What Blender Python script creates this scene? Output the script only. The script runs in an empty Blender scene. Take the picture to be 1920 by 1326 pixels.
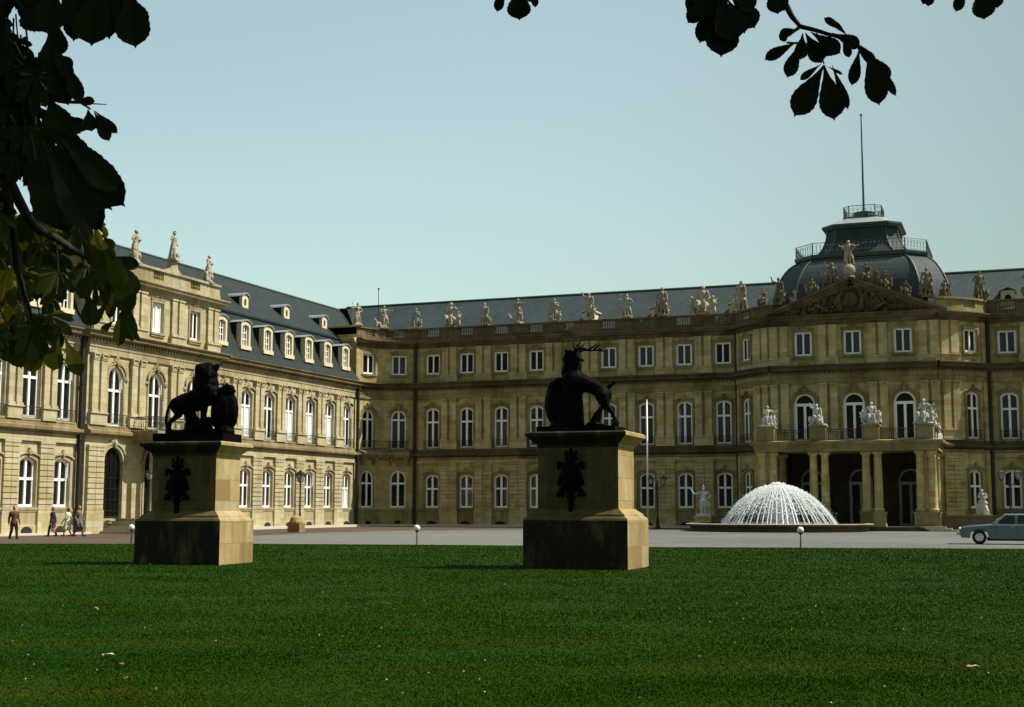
import bpy, math, random
import numpy as np
from mathutils import Vector, Matrix
R = math.radians
random.seed(7)
scene = bpy.context.scene
COL = scene.collection

# ---------------------------------------------------------------- camera
CAM_F, CAM_P, CAM_Y, CAM_R, CAM_H = 2532.5, .114077, .361193, .0011018, 1.65
cd = bpy.data.cameras.new('camera'); cam = bpy.data.objects.new('camera', cd); COL.objects.link(cam)
cd.sensor_width = 36; cd.lens = CAM_F / 1920 * 36; cd.clip_start = .05; cd.clip_end = 4000
_cy, _sy = math.cos(CAM_Y), math.sin(CAM_Y)
FW = Vector((-_sy * math.cos(CAM_P), _cy * math.cos(CAM_P), math.sin(CAM_P)))
RT = Vector((_cy, _sy, 0)); UP = RT.cross(FW)
_c, _s = math.cos(CAM_R), math.sin(CAM_R)
RT, UP = _c * RT + _s * UP, _c * UP - _s * RT
cam.matrix_world = Matrix(((RT.x, UP.x, -FW.x, 0), (RT.y, UP.y, -FW.y, 0), (RT.z, UP.z, -FW.z, CAM_H), (0, 0, 0, 1)))
scene.camera = cam
CAMH = Vector((_cy, _sy, 0)); CAMD = Vector((-_sy, _cy, 0))

def at(px, py, depth):
    d = FW * CAM_F + RT * (px - 960) - UP * (py - 663)
    return Vector((0, 0, CAM_H)) + d * (depth / CAM_F)

# ---------------------------------------------------------------- sky, sun, exposure
SUN_EL, SUN_AZ = R(52), math.atan2(_sy * 1.0, _cy)          # light comes along the camera's right
sun_dir = Vector((math.cos(SUN_AZ) * math.cos(SUN_EL), math.sin(SUN_AZ) * math.cos(SUN_EL), math.sin(SUN_EL)))
w = bpy.data.worlds.new('World'); scene.world = w; w.use_nodes = True
nt = w.node_tree; nt.nodes.clear()
out = nt.nodes.new('ShaderNodeOutputWorld'); bg = nt.nodes.new('ShaderNodeBackground')
sky = nt.nodes.new('ShaderNodeTexSky'); sky.sky_type = 'NISHITA'; sky.sun_disc = False
sky.sun_elevation = SUN_EL; sky.sun_rotation = math.atan2(sun_dir.x, sun_dir.y)
sky.air_density = 1.0; sky.dust_density = 3.0; sky.ozone_density = 1.0; sky.altitude = 250
tint = nt.nodes.new('ShaderNodeMix'); tint.data_type = 'RGBA'; tint.blend_type = 'MULTIPLY'
tint.inputs[0].default_value = 1.0; tint.inputs[7].default_value = (.91, 1.0, .80, 1)
hs = nt.nodes.new('ShaderNodeHueSaturation'); hs.inputs['Saturation'].default_value = .75
# hazy summer sky: an added gain by direction lifts it beyond the palace, least behind
tc = nt.nodes.new('ShaderNodeTexCoord'); dot = nt.nodes.new('ShaderNodeVectorMath'); dot.operation = 'DOT_PRODUCT'
dot.inputs[1].default_value = (-.95, .30, .42); nt.links.new(tc.outputs['Generated'], dot.inputs[0])
mr = nt.nodes.new('ShaderNodeMapRange'); mr.interpolation_type = 'SMOOTHSTEP'
for k_, v_ in ((1, .08), (2, .82), (3, 1.02), (4, 2.45)): mr.inputs[k_].default_value = v_
nt.links.new(dot.outputs['Value'], mr.inputs[0]); vm = nt.nodes.new('ShaderNodeVectorMath'); vm.operation = 'SCALE'
nt.links.new(mr.outputs[0], vm.inputs['Scale'])
nt.links.new(sky.outputs[0], hs.inputs['Color']); nt.links.new(hs.outputs[0], tint.inputs[6])
nt.links.new(tint.outputs[2], vm.inputs[0]); nt.links.new(vm.outputs[0], bg.inputs[0]); nt.links.new(bg.outputs[0], out.inputs[0])
bg.inputs[1].default_value = .07
ld = bpy.data.lights.new('sun', 'SUN'); ld.energy = 5.0; ld.angle = R(.5); ld.color = (1, .94, .84)
sun = bpy.data.objects.new('sun', ld); COL.objects.link(sun)
sun.rotation_euler = (-sun_dir).to_track_quat('-Z', 'Y').to_euler()
scene.view_settings.view_transform = 'Standard'; scene.view_settings.look = 'None'
scene.view_settings.exposure = .35; scene.view_settings.gamma = 1

# ---------------------------------------------------------------- object helpers
def tag(o, label=None, cat=None, group=None, kind=None):
    if label: o['label'] = label
    if cat: o['category'] = cat
    if group: o['group'] = group
    if kind: o['kind'] = kind
    return o
def empty(name, loc=(0, 0, 0), rz=0):
    o = bpy.data.objects.new(name, None); COL.objects.link(o)
    o.location = loc; o.rotation_euler = (0, 0, rz); o.empty_display_size = .3
    return o
def link(name, me, parent=None, loc=(0, 0, 0), rz=0, scale=None):
    o = bpy.data.objects.new(name, me); COL.objects.link(o)
    o.location = loc; o.rotation_euler = (0, 0, rz)
    if scale: o.scale = scale
    if parent: o.parent = parent
    return o
def copy_tree(o, parent=None):
    c = o.copy(); COL.objects.link(c); c.parent = parent
    for ch in o.children: copy_tree(ch, c)
    return c

class MB:
    def __init__(s): s.v = []; s.f = []; s.sm = False
    def add(s, vs, fs):
        b = len(s.v); s.v += [tuple(p) for p in vs]; s.f += [tuple(i + b for i in f) for f in fs]
    def quad(s, a, b, c, d): s.add([a, b, c, d], [(0, 1, 2, 3)])
    def box(s, x0, x1, y0, y1, z0, z1, xf=None):
        vs = [(x, y, z) for z in (z0, z1) for x, y in ((x0, y0), (x1, y0), (x1, y1), (x0, y1))]
        if xf: vs = [xf(*p) for p in vs]
        s.add(vs, [(3, 2, 1, 0), (4, 5, 6, 7), (0, 1, 5, 4), (1, 2, 6, 5), (2, 3, 7, 6), (3, 0, 4, 7)])
    def tube(s, pts, rad, n=6, cap=True):
        pts = [Vector(p) for p in pts]
        if not hasattr(rad, '__len__'): rad = [rad] * len(pts)
        b = len(s.v); prev = None
        for i, p in enumerate(pts):
            t = (pts[min(i + 1, len(pts) - 1)] - pts[max(i - 1, 0)]).normalized()
            if prev is None:
                a = t.cross(Vector((0, 0, 1)))
                if a.length < .1: a = t.cross(Vector((1, 0, 0)))
            else:
                a = prev - t * prev.dot(t)
            a.normalize(); prev = a; c = t.cross(a)
            for k in range(n):
                th = 2 * math.pi * k / n
                s.v.append(tuple(p + (a * math.cos(th) + c * math.sin(th)) * rad[i]))
        for i in range(len(pts) - 1):
            for k in range(n):
                k2 = (k + 1) % n
                s.f.append((b + i * n + k, b + i * n + k2, b + (i + 1) * n + k2, b + (i + 1) * n + k))
        if cap:
            s.f.append(tuple(b + k for k in reversed(range(n))))
            s.f.append(tuple(b + (len(pts) - 1) * n + k for k in range(n)))
    def lathe(s, prof, n=16, c=(0, 0, 0), a0=0, a1=2 * math.pi):
        b = len(s.v); full = abs(a1 - a0 - 2 * math.pi) < 1e-6; m = n if full else n + 1
        for r, z in prof:
            for k in range(m):
                th = a0 + (a1 - a0) * k / n
                s.v.append((c[0] + r * math.cos(th), c[1] + r * math.sin(th), c[2] + z))
        for i in range(len(prof) - 1):
            for k in range(n):
                k2 = (k + 1) % m
                s.f.append((b + i * m + k, b + i * m + k2, b + (i + 1) * m + k2, b + (i + 1) * m + k))
    def blob(s, c, r, nu=8, nv=5, jit=0, rng=random):
        b = len(s.v)
        for i in range(nv + 1):
            ph = math.pi * i / nv
            for k in range(nu):
                th = 2 * math.pi * k / nu; j = 1 + rng.uniform(-jit, jit)
                s.v.append((c[0] + r[0] * math.sin(ph) * math.cos(th) * j, c[1] + r[1] * math.sin(ph) * math.sin(th) * j, c[2] + r[2] * math.cos(ph) * j))
        for i in range(nv):
            for k in range(nu):
                k2 = (k + 1) % nu
                s.f.append((b + i * nu + k, b + (i + 1) * nu + k, b + (i + 1) * nu + k2, b + i * nu + k2))
    def sweep(s, path, prof, closed_ends=True):
        """profile (d, z) swept along a plan polyline; d is outward (right of travel)"""
        n = len(path); b = len(s.v); m = len(prof)
        for i in range(n):
            p = Vector(path[i][:2])
            d0 = (p - Vector(path[i - 1][:2])).normalized() if i else None
            d1 = (Vector(path[i + 1][:2]) - p).normalized() if i < n - 1 else None
            if d0 is None: d0 = d1
            if d1 is None: d1 = d0
            n0 = Vector((d0.y, -d0.x)); n1 = Vector((d1.y, -d1.x)); mm = (n0 + n1)
            mm = mm / max(.3, mm.length_squared / 2)
            for d, z in prof:
                s.v.append((p.x + mm.x * d, p.y + mm.y * d, z))
        for i in range(n - 1):
            for k in range(m - 1):
                s.f.append((b + i * m + k, b + (i + 1) * m + k, b + (i + 1) * m + k + 1, b + i * m + k + 1))
        if closed_ends:
            s.f.append(tuple(b + k for k in range(m))); s.f.append(tuple(b + (n - 1) * m + k for k in reversed(range(m))))
    def prism(s, poly, y0, y1, xf=None):
        """polygon in (x, z) extruded from y0 to y1"""
        n = len(poly); vs = [(x, y0, z) for x, z in poly] + [(x, y1, z) for x, z in poly]
        if xf: vs = [xf(*p) for p in vs]
        s.add(vs, [tuple(range(n)), tuple(reversed(range(n, 2 * n)))] + [(i, i + n, (i + 1) % n + n, (i + 1) % n) for i in range(n)])
    def mesh(s, name, mat, smooth=None):
        me = bpy.data.meshes.new(name); me.from_pydata(s.v, [], s.f)
        for m_ in (mat if isinstance(mat, (list, tuple)) else [mat]): me.materials.append(m_)
        if smooth: me.polygons.foreach_set('use_smooth', [True] * len(me.polygons))
        me.validate(); me.update(); return me
    def build(s, name, mat, parent=None, loc=(0, 0, 0), rz=0, smooth=None):
        return link(name, s.mesh(name, mat, smooth), parent, loc, rz)

def ball_cone(p0, p1, r0, r1, mb, n=10):
    p0, p1 = Vector(p0), Vector(p1)
    t = p1 - p0
    if t.length < 1e-5:
        mb.blob(p0, (r0, r0, r0), n, 6); return
    t.normalize(); pts = []; rad = []
    for k in range(4): a = math.pi / 2 * k / 4; pts.append(p0 - t * r0 * math.cos(a)); rad.append(max(r0 * math.sin(a), r0 * .02))
    pts.append(p0); rad.append(r0); pts.append(p1); rad.append(r1)
    for k in range(3, -1, -1): a = math.pi / 2 * k / 4; pts.append(p1 + t * r1 * math.cos(a)); rad.append(max(r1 * math.sin(a), r1 * .02))
    mb.tube(pts, rad, n)

def sculpt_mesh(name, prims, voxel, mat, extra=None, smooth_it=2):
    """one continuous surface grown over capsules and ellipsoids"""
    mb = MB()
    for p in prims:
        if p[0] == 'c': ball_cone(p[1], p[2], p[3], p[4] if len(p) > 4 else p[3], mb)
        elif p[0] == 'e':
            b = len(mb.v); mb.blob((0, 0, 0), p[2], 14, 9)
            M = Matrix.Rotation(p[3] if len(p) > 3 else 0, 4, 'Y') @ Matrix.Rotation(p[4] if len(p) > 4 else 0, 4, 'X')
            c = Vector(p[1])
            for i in range(b, len(mb.v)): mb.v[i] = tuple(M @ Vector(mb.v[i]) + c)
        elif p[0] == 'b': mb.box(*p[1])
    me = mb.mesh(name + '_src', mat)
    o = bpy.data.objects.new('tmp', me); COL.objects.link(o)
    m = o.modifiers.new('r', 'REMESH'); m.mode = 'VOXEL'; m.voxel_size = voxel; m.use_smooth_shade = True
    if smooth_it:
        m2 = o.modifiers.new('s', 'SMOOTH'); m2.factor = .5; m2.iterations = smooth_it
    dg = bpy.context.evaluated_depsgraph_get()
    res = bpy.data.meshes.new_from_object(o.evaluated_get(dg)); res.name = name
    bpy.data.objects.remove(o); bpy.data.meshes.remove(me)
    res.materials.clear(); res.materials.append(mat)
    return res

# ---------------------------------------------------------------- materials
def new_mat(name):
    m = bpy.data.materials.new(name); m.use_nodes = True
    n = m.node_tree; b = n.nodes['Principled BSDF']; return m, n, b
def N(nt, kind, **kw):
    x = nt.nodes.new(kind)
    for k, v in kw.items():
        if k.startswith('i_'): x.inputs[k[2:].replace('_', ' ')].default_value = v
        else: setattr(x, k, v)
    return x
def ramp(nt, src, stops):
    r = nt.nodes.new('ShaderNodeValToRGB'); e = r.color_ramp.elements
    while len(e) < len(stops): e.new(.5)
    for el, (p, c) in zip(e, stops): el.position = p; el.color = c if len(c) == 4 else (*c, 1)
    nt.links.new(src, r.inputs[0]); return r.outputs[0]
def mix(nt, fac, a, b, mode='MIX'):
    m = nt.nodes.new('ShaderNodeMix'); m.data_type = 'RGBA'; m.blend_type = mode
    for i, v in ((0, fac), (6, a), (7, b)):
        if hasattr(v, 'links') or isinstance(v, bpy.types.NodeSocket): nt.links.new(v, m.inputs[i])
        else: m.inputs[i].default_value = v if i == 0 else (*v, 1)
    return m.outputs[2]
def noise(nt, vec, scale, detail=4, rough=.6):
    n = nt.nodes.new('ShaderNodeTexNoise'); n.inputs['Scale'].default_value = scale
    n.inputs['Detail'].default_value = detail; n.inputs['Roughness'].default_value = rough
    if vec: nt.links.new(vec, n.inputs['Vector'])
    return n.outputs[0]
def bump(nt, b, h, strength=.3, dist=.02):
    bp = nt.nodes.new('ShaderNodeBump'); bp.inputs['Strength'].default_value = strength; bp.inputs['Distance'].default_value = dist
    nt.links.new(h, bp.inputs['Height']); nt.links.new(bp.outputs[0], b.inputs['Normal'])
def geo_pos(nt): return nt.nodes.new('ShaderNodeNewGeometry').outputs['Position']
def wall_vec(nt, pos):
    s = nt.nodes.new('ShaderNodeSeparateXYZ'); nt.links.new(pos, s.inputs[0])
    a = N(nt, 'ShaderNodeMath', operation='ADD'); nt.links.new(s.outputs[0], a.inputs[0]); nt.links.new(s.outputs[1], a.inputs[1])
    c = nt.nodes.new('ShaderNodeCombineXYZ'); nt.links.new(a.outputs[0], c.inputs[0]); nt.links.new(s.outputs[2], c.inputs[1])
    return c.outputs[0]
def stone_mat(name, c1, c2, c3, bw=.95, bh=.42, joint=.55, stain=.35, blocks=True, bumpy=.3):
    m, n, b = new_mat(name); pos = geo_pos(n); v = wall_vec(n, pos)
    big = noise(n, pos, .35, 5, .65); fine = noise(n, pos, 14, 5, .7); mid = noise(n, pos, 2.3, 4, .6)
    if blocks:
        br = n.nodes.new('ShaderNodeTexBrick'); n.links.new(v, br.inputs['Vector'])
        br.inputs['Scale'].default_value = 1; br.inputs['Brick Width'].default_value = bw; br.inputs['Row Height'].default_value = bh
        br.inputs['Mortar Size'].default_value = .012; br.inputs['Mortar Smooth'].default_value = .3; br.inputs['Bias'].default_value = 0
        br.inputs['Color1'].default_value = (0, 0, 0, 1); br.inputs['Color2'].default_value = (1, 1, 1, 1); br.inputs['Mortar'].default_value = (.5, .5, .5, 1)
        c4 = tuple(sum(c1) / 3 * .35 + x * .72 for x in c1)
        col = ramp(n, br.outputs['Color'], [(0, c1), (.22, c4), (.45, c2), (.72, c1), (1, c3)])
        col = mix(n, br.outputs['Fac'], col, tuple(x * joint for x in c1))
    else:
        col = ramp(n, mid, [(.3, c1), (.6, c2), (.8, c3)])
    col = mix(n, ramp(n, mid, [(.35, (0, 0, 0)), (.75, (.45, .45, .45))]), col, c3)
    dark = ramp(n, big, [(.42, (0, 0, 0)), (.68, (stain,) * 3)])
    col = mix(n, dark, col, tuple(x * .35 for x in c1))
    sm = n.nodes.new('ShaderNodeMapping'); sm.inputs['Scale'].default_value = (1.7, 1.7, .16); n.links.new(pos, sm.inputs[0])
    col = mix(n, ramp(n, noise(n, sm.outputs[0], 1.0, 5, .6), [(.50, (0, 0, 0)), (.70, (min(.75, stain * 1.1),) * 3)]), col, tuple(x * .30 for x in c1))
    col = mix(n, .5, col, ramp(n, fine, [(.3, (.75, .75, .75)), (.7, (1.15, 1.15, 1.15))]), 'MULTIPLY')
    n.links.new(col, b.inputs['Base Color']); b.inputs['Roughness'].default_value = .85
    b.inputs['Specular IOR Level'].default_value = .2
    bump(n, b, fine, bumpy, .02); return m
STONE = stone_mat('sandstone_ashlar', (.57, .475, .20), (.43, .35, .13), (.34, .23, .075), stain=.5)
TRIM = stone_mat('sandstone_trim', (.36, .30, .135), (.30, .245, .10), (.20, .145, .055), bw=1.6, bh=3.0, joint=.7, stain=.8)
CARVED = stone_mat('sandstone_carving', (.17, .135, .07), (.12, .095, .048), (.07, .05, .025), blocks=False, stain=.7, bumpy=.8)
STATUE = stone_mat('statue_stone', (.54, .49, .35), (.42, .36, .24), (.22, .19, .12), blocks=False, stain=.8, bumpy=1)
MARBLE = stone_mat('white_marble', (.68, .69, .64), (.54, .55, .50), (.26, .25, .21), blocks=False, stain=.5, bumpy=.6)
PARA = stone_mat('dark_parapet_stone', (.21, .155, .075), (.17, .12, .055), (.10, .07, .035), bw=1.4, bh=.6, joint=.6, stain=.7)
WSTONE = stone_mat('sunlit_pale_ashlar', (.54, .49, .30), (.45, .40, .22), (.39, .31, .145), joint=.5, stain=.25)  # same sandstone and trim, toned paler for the sunlit wing
WTRIM = stone_mat('sunlit_pale_trim', (.48, .42, .25), (.40, .34, .19), (.25, .185, .09), bw=1.6, bh=3.0, joint=.8, stain=.5)
PFLOOR = stone_mat('shade_dark_portico_floor', (.12, .10, .07), (.10, .08, .055), (.07, .06, .04), stain=.4)  # floor darkened to put the portico's shade into its colour
STEP = stone_mat('step_stone', (.46, .42, .30), (.40, .36, .25), (.30, .27, .18), bw=1.3, bh=.16, stain=.3)

def slate_mat(name, c1, c2):
    m, n, b = new_mat(name); pos = geo_pos(n); v = wall_vec(n, pos)
    br = n.nodes.new('ShaderNodeTexBrick'); n.links.new(v, br.inputs['Vector'])
    for k, x in (('Scale', 1), ('Brick Width', .3), ('Row Height', .17), ('Mortar Size', .012), ('Bias', 0)): br.inputs[k].default_value = x
    br.inputs['Color1'].default_value = (*c1, 1); br.inputs['Color2'].default_value = (*c2, 1); br.inputs['Mortar'].default_value = (*[x * .45 for x in c1], 1)
    big = noise(n, pos, .5, 6, .7)
    col = mix(n, ramp(n, big, [(.35, (0, 0, 0)), (.75, (.7, .7, .7))]), br.outputs['Color'], tuple(x * 1.45 for x in c2))
    st = n.nodes.new('ShaderNodeMapping'); st.inputs['Scale'].default_value = (2.2, 2.2, .12); n.links.new(pos, st.inputs[0])
    col = mix(n, ramp(n, noise(n, st.outputs[0], 1.0, 3), [(.45, (0, 0, 0)), (.7, (.35, .35, .35))]), col, tuple(x * .55 for x in c1))
    n.links.new(col, b.inputs['Base Color']); b.inputs['Roughness'].default_value = .7; b.inputs['Specular IOR Level'].default_value = .25
    bump(n, b, br.outputs['Fac'], .25, .02); return m
SLATE = slate_mat('slate', (.009, .017, .017), (.014, .023, .022)); SLATE2 = slate_mat('slate_lightened_for_shade', (.030, .046, .050), (.040, .058, .062))  # second slate: paler copy lifting the roofs that lie in shade
SHADEDARK = stone_mat('soot_stained_moulding', (.14, .105, .05), (.10, .075, .035), (.06, .042, .02), bw=1.6, bh=3.0, joint=.7, stain=.6)  # shade under mouldings put into a dark tone; basin reuses the tone
WSHADEDARK = stone_mat('brown_stained_moulding', (.30, .235, .12), (.24, .18, .085), (.15, .105, .05), bw=1.6, bh=3.0, joint=.7, stain=.6)  # browner tone, shade under the wing's mouldings put into its colour
PSTONE = stone_mat('grey_green_pilaster_stone', (.59, .50, .25), (.48, .40, .19), (.38, .27, .11), stain=.45)
DSTONE = stone_mat('shade_dark_vestibule_stone', (.11, .085, .05), (.09, .065, .035), (.06, .04, .02), stain=.6)  # vestibule shade painted in as dark stone
STATUE2 = stone_mat('shaded_weathered_statue_stone', (.27, .23, .135), (.18, .15, .08), (.07, .055, .03), blocks=False, stain=.9, bumpy=1)  # darker copy, shading put into the pavilion figures' colour

def plain(name, c, rough=.5, metal=0, spec=.5, vary=.25, scale=8, bumpy=0, **kw):
    m, n, b = new_mat(name); pos = geo_pos(n); f = noise(n, pos, scale, 4)
    col = mix(n, ramp(n, f, [(.3, (0, 0, 0)), (.75, (1, 1, 1))]), tuple(min(1, x * (1 + vary)) for x in c), tuple(x * (1 - vary) for x in c))
    n.links.new(col, b.inputs['Base Color']); b.inputs['Roughness'].default_value = rough
    b.inputs['Metallic'].default_value = metal; b.inputs['Specular IOR Level'].default_value = spec
    if bumpy: bump(n, b, f, bumpy, .02)
    return m
WHITE = plain('white_window_paint', (.90, .91, .88), .45, vary=.06)
PALEBLIND = plain('pale_blind', (.70, .75, .76), .8, vary=.04)
CURTAIN = plain('net_curtain', (.20, .24, .26), .9, vary=.3, scale=3)
GLASS = plain('window_glass', (.012, .014, .014), .04, spec=.5, vary=.3, scale=1.3)
GLASSD = plain('dark_window_glass', (.006, .006, .006), .25, spec=.2, vary=.3)
IRON = plain('wrought_iron', (.018, .018, .017), .5, .3, vary=.2)
PIPE = plain('dark_downpipe', (.020, .016, .012), .6, .2)
COPPER = plain('green_patina_copper', (.045, .085, .07), .5, .3, vary=.35, scale=1.5)
LEAD = plain('pale_lead', (.30, .34, .34), .45, .2, vary=.25, scale=2)
CREAM = plain('cream_dormer_stone', (.62, .55, .36), .8, vary=.12, scale=3)
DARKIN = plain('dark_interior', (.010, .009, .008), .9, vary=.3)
DOORW = plain('aged_white_door_paint', (.42, .40, .33), .5, vary=.1)
BRONZE = plain('dark_bronze', (.002, .0022, .002), .6, 0, spec=.03, vary=.5, scale=5, bumpy=.3)
# ================================================================ PALACE
palace = empty('palace', (-30, 113.5, 0))
tag(palace, 'three-storey baroque sandstone palace with slate roofs, left wing, long main front and domed central pavilion', 'palace')
PO = Vector((-30, 113.5, 0))
def pal(name, me, loc=(0, 0, 0), rz=0, parent=None):
    o = bpy.data.objects.new(name, me); COL.objects.link(o)
    o.parent = parent or palace
    o.location = Vector(loc) - (PO if parent is None else Vector((0, 0, 0))); o.rotation_euler = (0, 0, rz)
    return o
XW, YM, XR = -56.47, 113.53, -56.0
Z_STR, Z_C1, Z_TOP, Z_PAR = 6.6, 13.05, 17.05, 18.25

CS, CT = STONE, TRIM
def use(w_):
    global CS, CT
    CS, CT = (WSTONE, WTRIM) if w_ else (STONE, TRIM)
VAR = {}
def var(me, mat):
    k = (me.name, mat.name)
    if k not in VAR: c_ = me.copy(); c_.materials.clear(); c_.materials.append(mat); VAR[k] = c_
    return VAR[k]
class Fac:
    """straight facade: local x along the wall, local y into the wall"""
    def __init__(s, p0, p1):
        s.p0 = Vector(p0); s.p1 = Vector(p1); d = s.p1 - s.p0; s.L = d.length; s.d = d.normalized()
        s.n = Vector((s.d.y, -s.d.x)); s.rz = math.atan2(s.d.y, s.d.x)
    def P(s, a, y=0, z=0):
        p = s.p0 + s.d * a - s.n * y; return Vector((p.x, p.y, z))
    def xf(s, a, y, z): return s.P(a, y, z)
    def ang(s, a): return s.rz
class Cur:
    """curved facade along an arc"""
    def __init__(s, c, r, a0, a1):
        s.c = Vector(c); s.r = r; s.a0 = a0; s.a1 = a1; s.L = abs(a1 - a0) * r
        s.sg = 1 if a1 > a0 else -1
    def P(s, a, y=0, z=0):
        th = s.a0 + s.sg * a / s.r; rad = s.r + (-y if s.sg > 0 else y)
        if s.sg > 0: rad = s.r - y      # convex, seen from outside (counter-clockwise)
        else: rad = s.r + y             # concave, seen from the centre
        return Vector((s.c.x + rad * math.cos(th), s.c.y + rad * math.sin(th), z))
    def xf(s, a, y, z): return s.P(a, y, z)
    def ang(s, a):
        th = s.a0 + s.sg * a / s.r; return th + s.sg * math.pi / 2

def steps(a, b, mx):
    n = max(1, int(math.ceil((b - a) / mx))); return [a + (b - a) * i / n for i in range(n + 1)]
def wallband(mb, F, s0, s1, z0, z1, ops, reveal=.32, mx=50):
    """ops: (centre, width, z_bottom, z_spring, rise)"""
    X = F.xf
    def flat(a, b, za, zb):
        if b - a < 1e-4 or zb - za < 1e-4: return
        st = steps(a, b, mx)
        for i in range(len(st) - 1): mb.quad(X(st[i], 0, za), X(st[i + 1], 0, za), X(st[i + 1], 0, zb), X(st[i], 0, zb))
    cur = s0
    for (c, w_, zb, zs, rise) in sorted(ops):
        a, b = c - w_ / 2, c + w_ / 2
        flat(cur, a, z0, z1); flat(a, b, z0, zb)
        n = 10 if rise > .01 else 1
        xs = [a + (b - a) * i / n for i in range(n + 1)]
        if rise > .01:
            rr = (w_ * w_ / 4 + rise * rise) / (2 * rise)
            zz = [zs + math.sqrt(max(0, rr * rr - (x - c) ** 2)) - (rr - rise) for x in xs]
        else: zz = [zs, zs]
        for i in range(n):
            mb.quad(X(xs[i], 0, zz[i]), X(xs[i + 1], 0, zz[i + 1]), X(xs[i + 1], 0, z1), X(xs[i], 0, z1))
            mb.quad(X(xs[i], reveal, zz[i]), X(xs[i + 1], reveal, zz[i + 1]), X(xs[i + 1], 0, zz[i + 1]), X(xs[i], 0, zz[i]))
        mb.quad(X(a, 0, zb), X(a, 0, zz[0]), X(a, reveal, zz[0]), X(a, reveal, zb))
        mb.quad(X(b, reveal, zb), X(b, reveal, zz[-1]), X(b, 0, zz[-1]), X(b, 0, zb))
        mb.quad(X(a, 0, zb), X(a, reveal, zb), X(b, reveal, zb), X(b, 0, zb))
        cur = b
    flat(cur, s1, z0, z1)

def arch_pts(w_, zs, rise, n=10, off=0):
    a = w_ / 2 + off
    if rise < .01: return [(-a, zs + off), (a, zs + off)]
    rr = (w_ * w_ / 4 + rise * rise) / (2 * rise); cz = zs + rise - rr; ro = rr + off
    lim = math.asin(min(1, a / ro)) if rise < w_ / 2 - .02 else math.pi / 2
    return [(ro * math.sin(-lim + 2 * lim * i / n), cz + ro * math.cos(-lim + 2 * lim * i / n)) for i in range(n + 1)]
def strip(mb, inner, outer, y0, y1):
    """frame band between two outlines given as (x, z) lists of equal length"""
    n = len(inner)
    for i in range(n - 1):
        a, b, c, d = inner[i], inner[i + 1], outer[i + 1], outer[i]
        mb.quad((a[0], y0, a[1]), (b[0], y0, b[1]), (c[0], y0, c[1]), (d[0], y0, d[1]))
        mb.quad((d[0], y0, d[1]), (c[0], y0, c[1]), (c[0], y1, c[1]), (d[0], y1, d[1]))
        mb.quad((a[0], y1, a[1]), (b[0], y1, b[1]), (b[0], y0, b[1]), (a[0], y0, a[1]))

def window_meshes(key, w_, zb, zs, rise, transom, kind='cross', deep=.15, fr=.14):
    """frame and glass meshes in local coordinates, z measured from zb"""
    h = zs - zb; mb = MB(); t = fr
    out_ = [(-w_ / 2, 0)] + arch_pts(w_, h, rise) + [(w_ / 2, 0)]
    inn = [(-w_ / 2 + t, 0)] + [(x * (1 - 2 * t / w_), z - t) for x, z in arch_pts(w_, h, rise)] + [(w_ / 2 - t, 0)]
    strip(mb, inn, out_, deep, deep + .10)
    top = h + rise
    mb.box(-w_ / 2, w_ / 2, deep - .012, deep + .10, 0, .15)                 # bottom rail
    def zarch(x):
        if rise < .01: return h
        rr = (w_ * w_ / 4 + rise * rise) / (2 * rise); return h + rise - rr + math.sqrt(max(0, rr * rr - x * x))
    if kind == 'cross':
        mb.box(-.09, .09, deep - .03, deep + .10, .15, top - .04)
        mb.box(-w_ / 2 + .01, -.075, deep - .02, deep + .10, transom - .08, transom + .08)
        mb.box(.075, w_ / 2 - .01, deep - .02, deep + .10, transom - .08, transom + .08)
        for sx in (-1, 1):
            cx = sx * w_ / 4
            mb.box(cx - .012, cx + .012, deep + .03, deep + .06, .15, transom - .06) if False else None
    elif kind == 'pair':
        mb.box(-.065, .065, deep - .02, deep + .10, .15, top - .04)
        for x in (-w_ / 2 + t, w_ / 2 - t - .035): mb.box(x, x + .035, deep + .012, deep + .08, .15, zarch(x) - t + .02)
    elif kind == 'fan':
        mb.box(-w_ / 2 + .02, w_ / 2 - .02, deep - .03, deep + .10, transom - .11, transom + .11)
        mb.box(-.10, .10, deep - .02, deep + .10, .15, transom - .11)
        for x in (-w_ / 2 + t, w_ / 2 - t - .10): mb.box(x, x + .10, deep - .012, deep + .09, .15, transom - .11)
    elif kind == 'leaf':
        for k in (-.25, 0, .25): mb.box(k * w_ - .02, k * w_ + .02, deep + .01, deep + .07, .15, top - .05)
        for z in steps(.5, transom, .75): mb.box(-w_ / 2 + t, w_ / 2 - t, deep + .012, deep + .06, z - .02, z + .02)
    fm = mb.mesh('window', WHITE if kind != 'leaf' else IRON)
    g = MB(); pts = [(-w_ / 2 + .02, .05)] + [(x * .97, z - .03) for x, z in arch_pts(w_, h, rise)] + [(w_ / 2 - .02, .05)]
    g.add([(x, deep + .07, z) for x, z in pts], [tuple(range(len(pts)))])
    return fm, g
GLM = {}
def glass_mesh(g, mat):
    k = (id(g), mat.name)
    if k not in GLM: GLM[k] = g.mesh('pane', mat)
    return GLM[k]
SURF = {}
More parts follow.
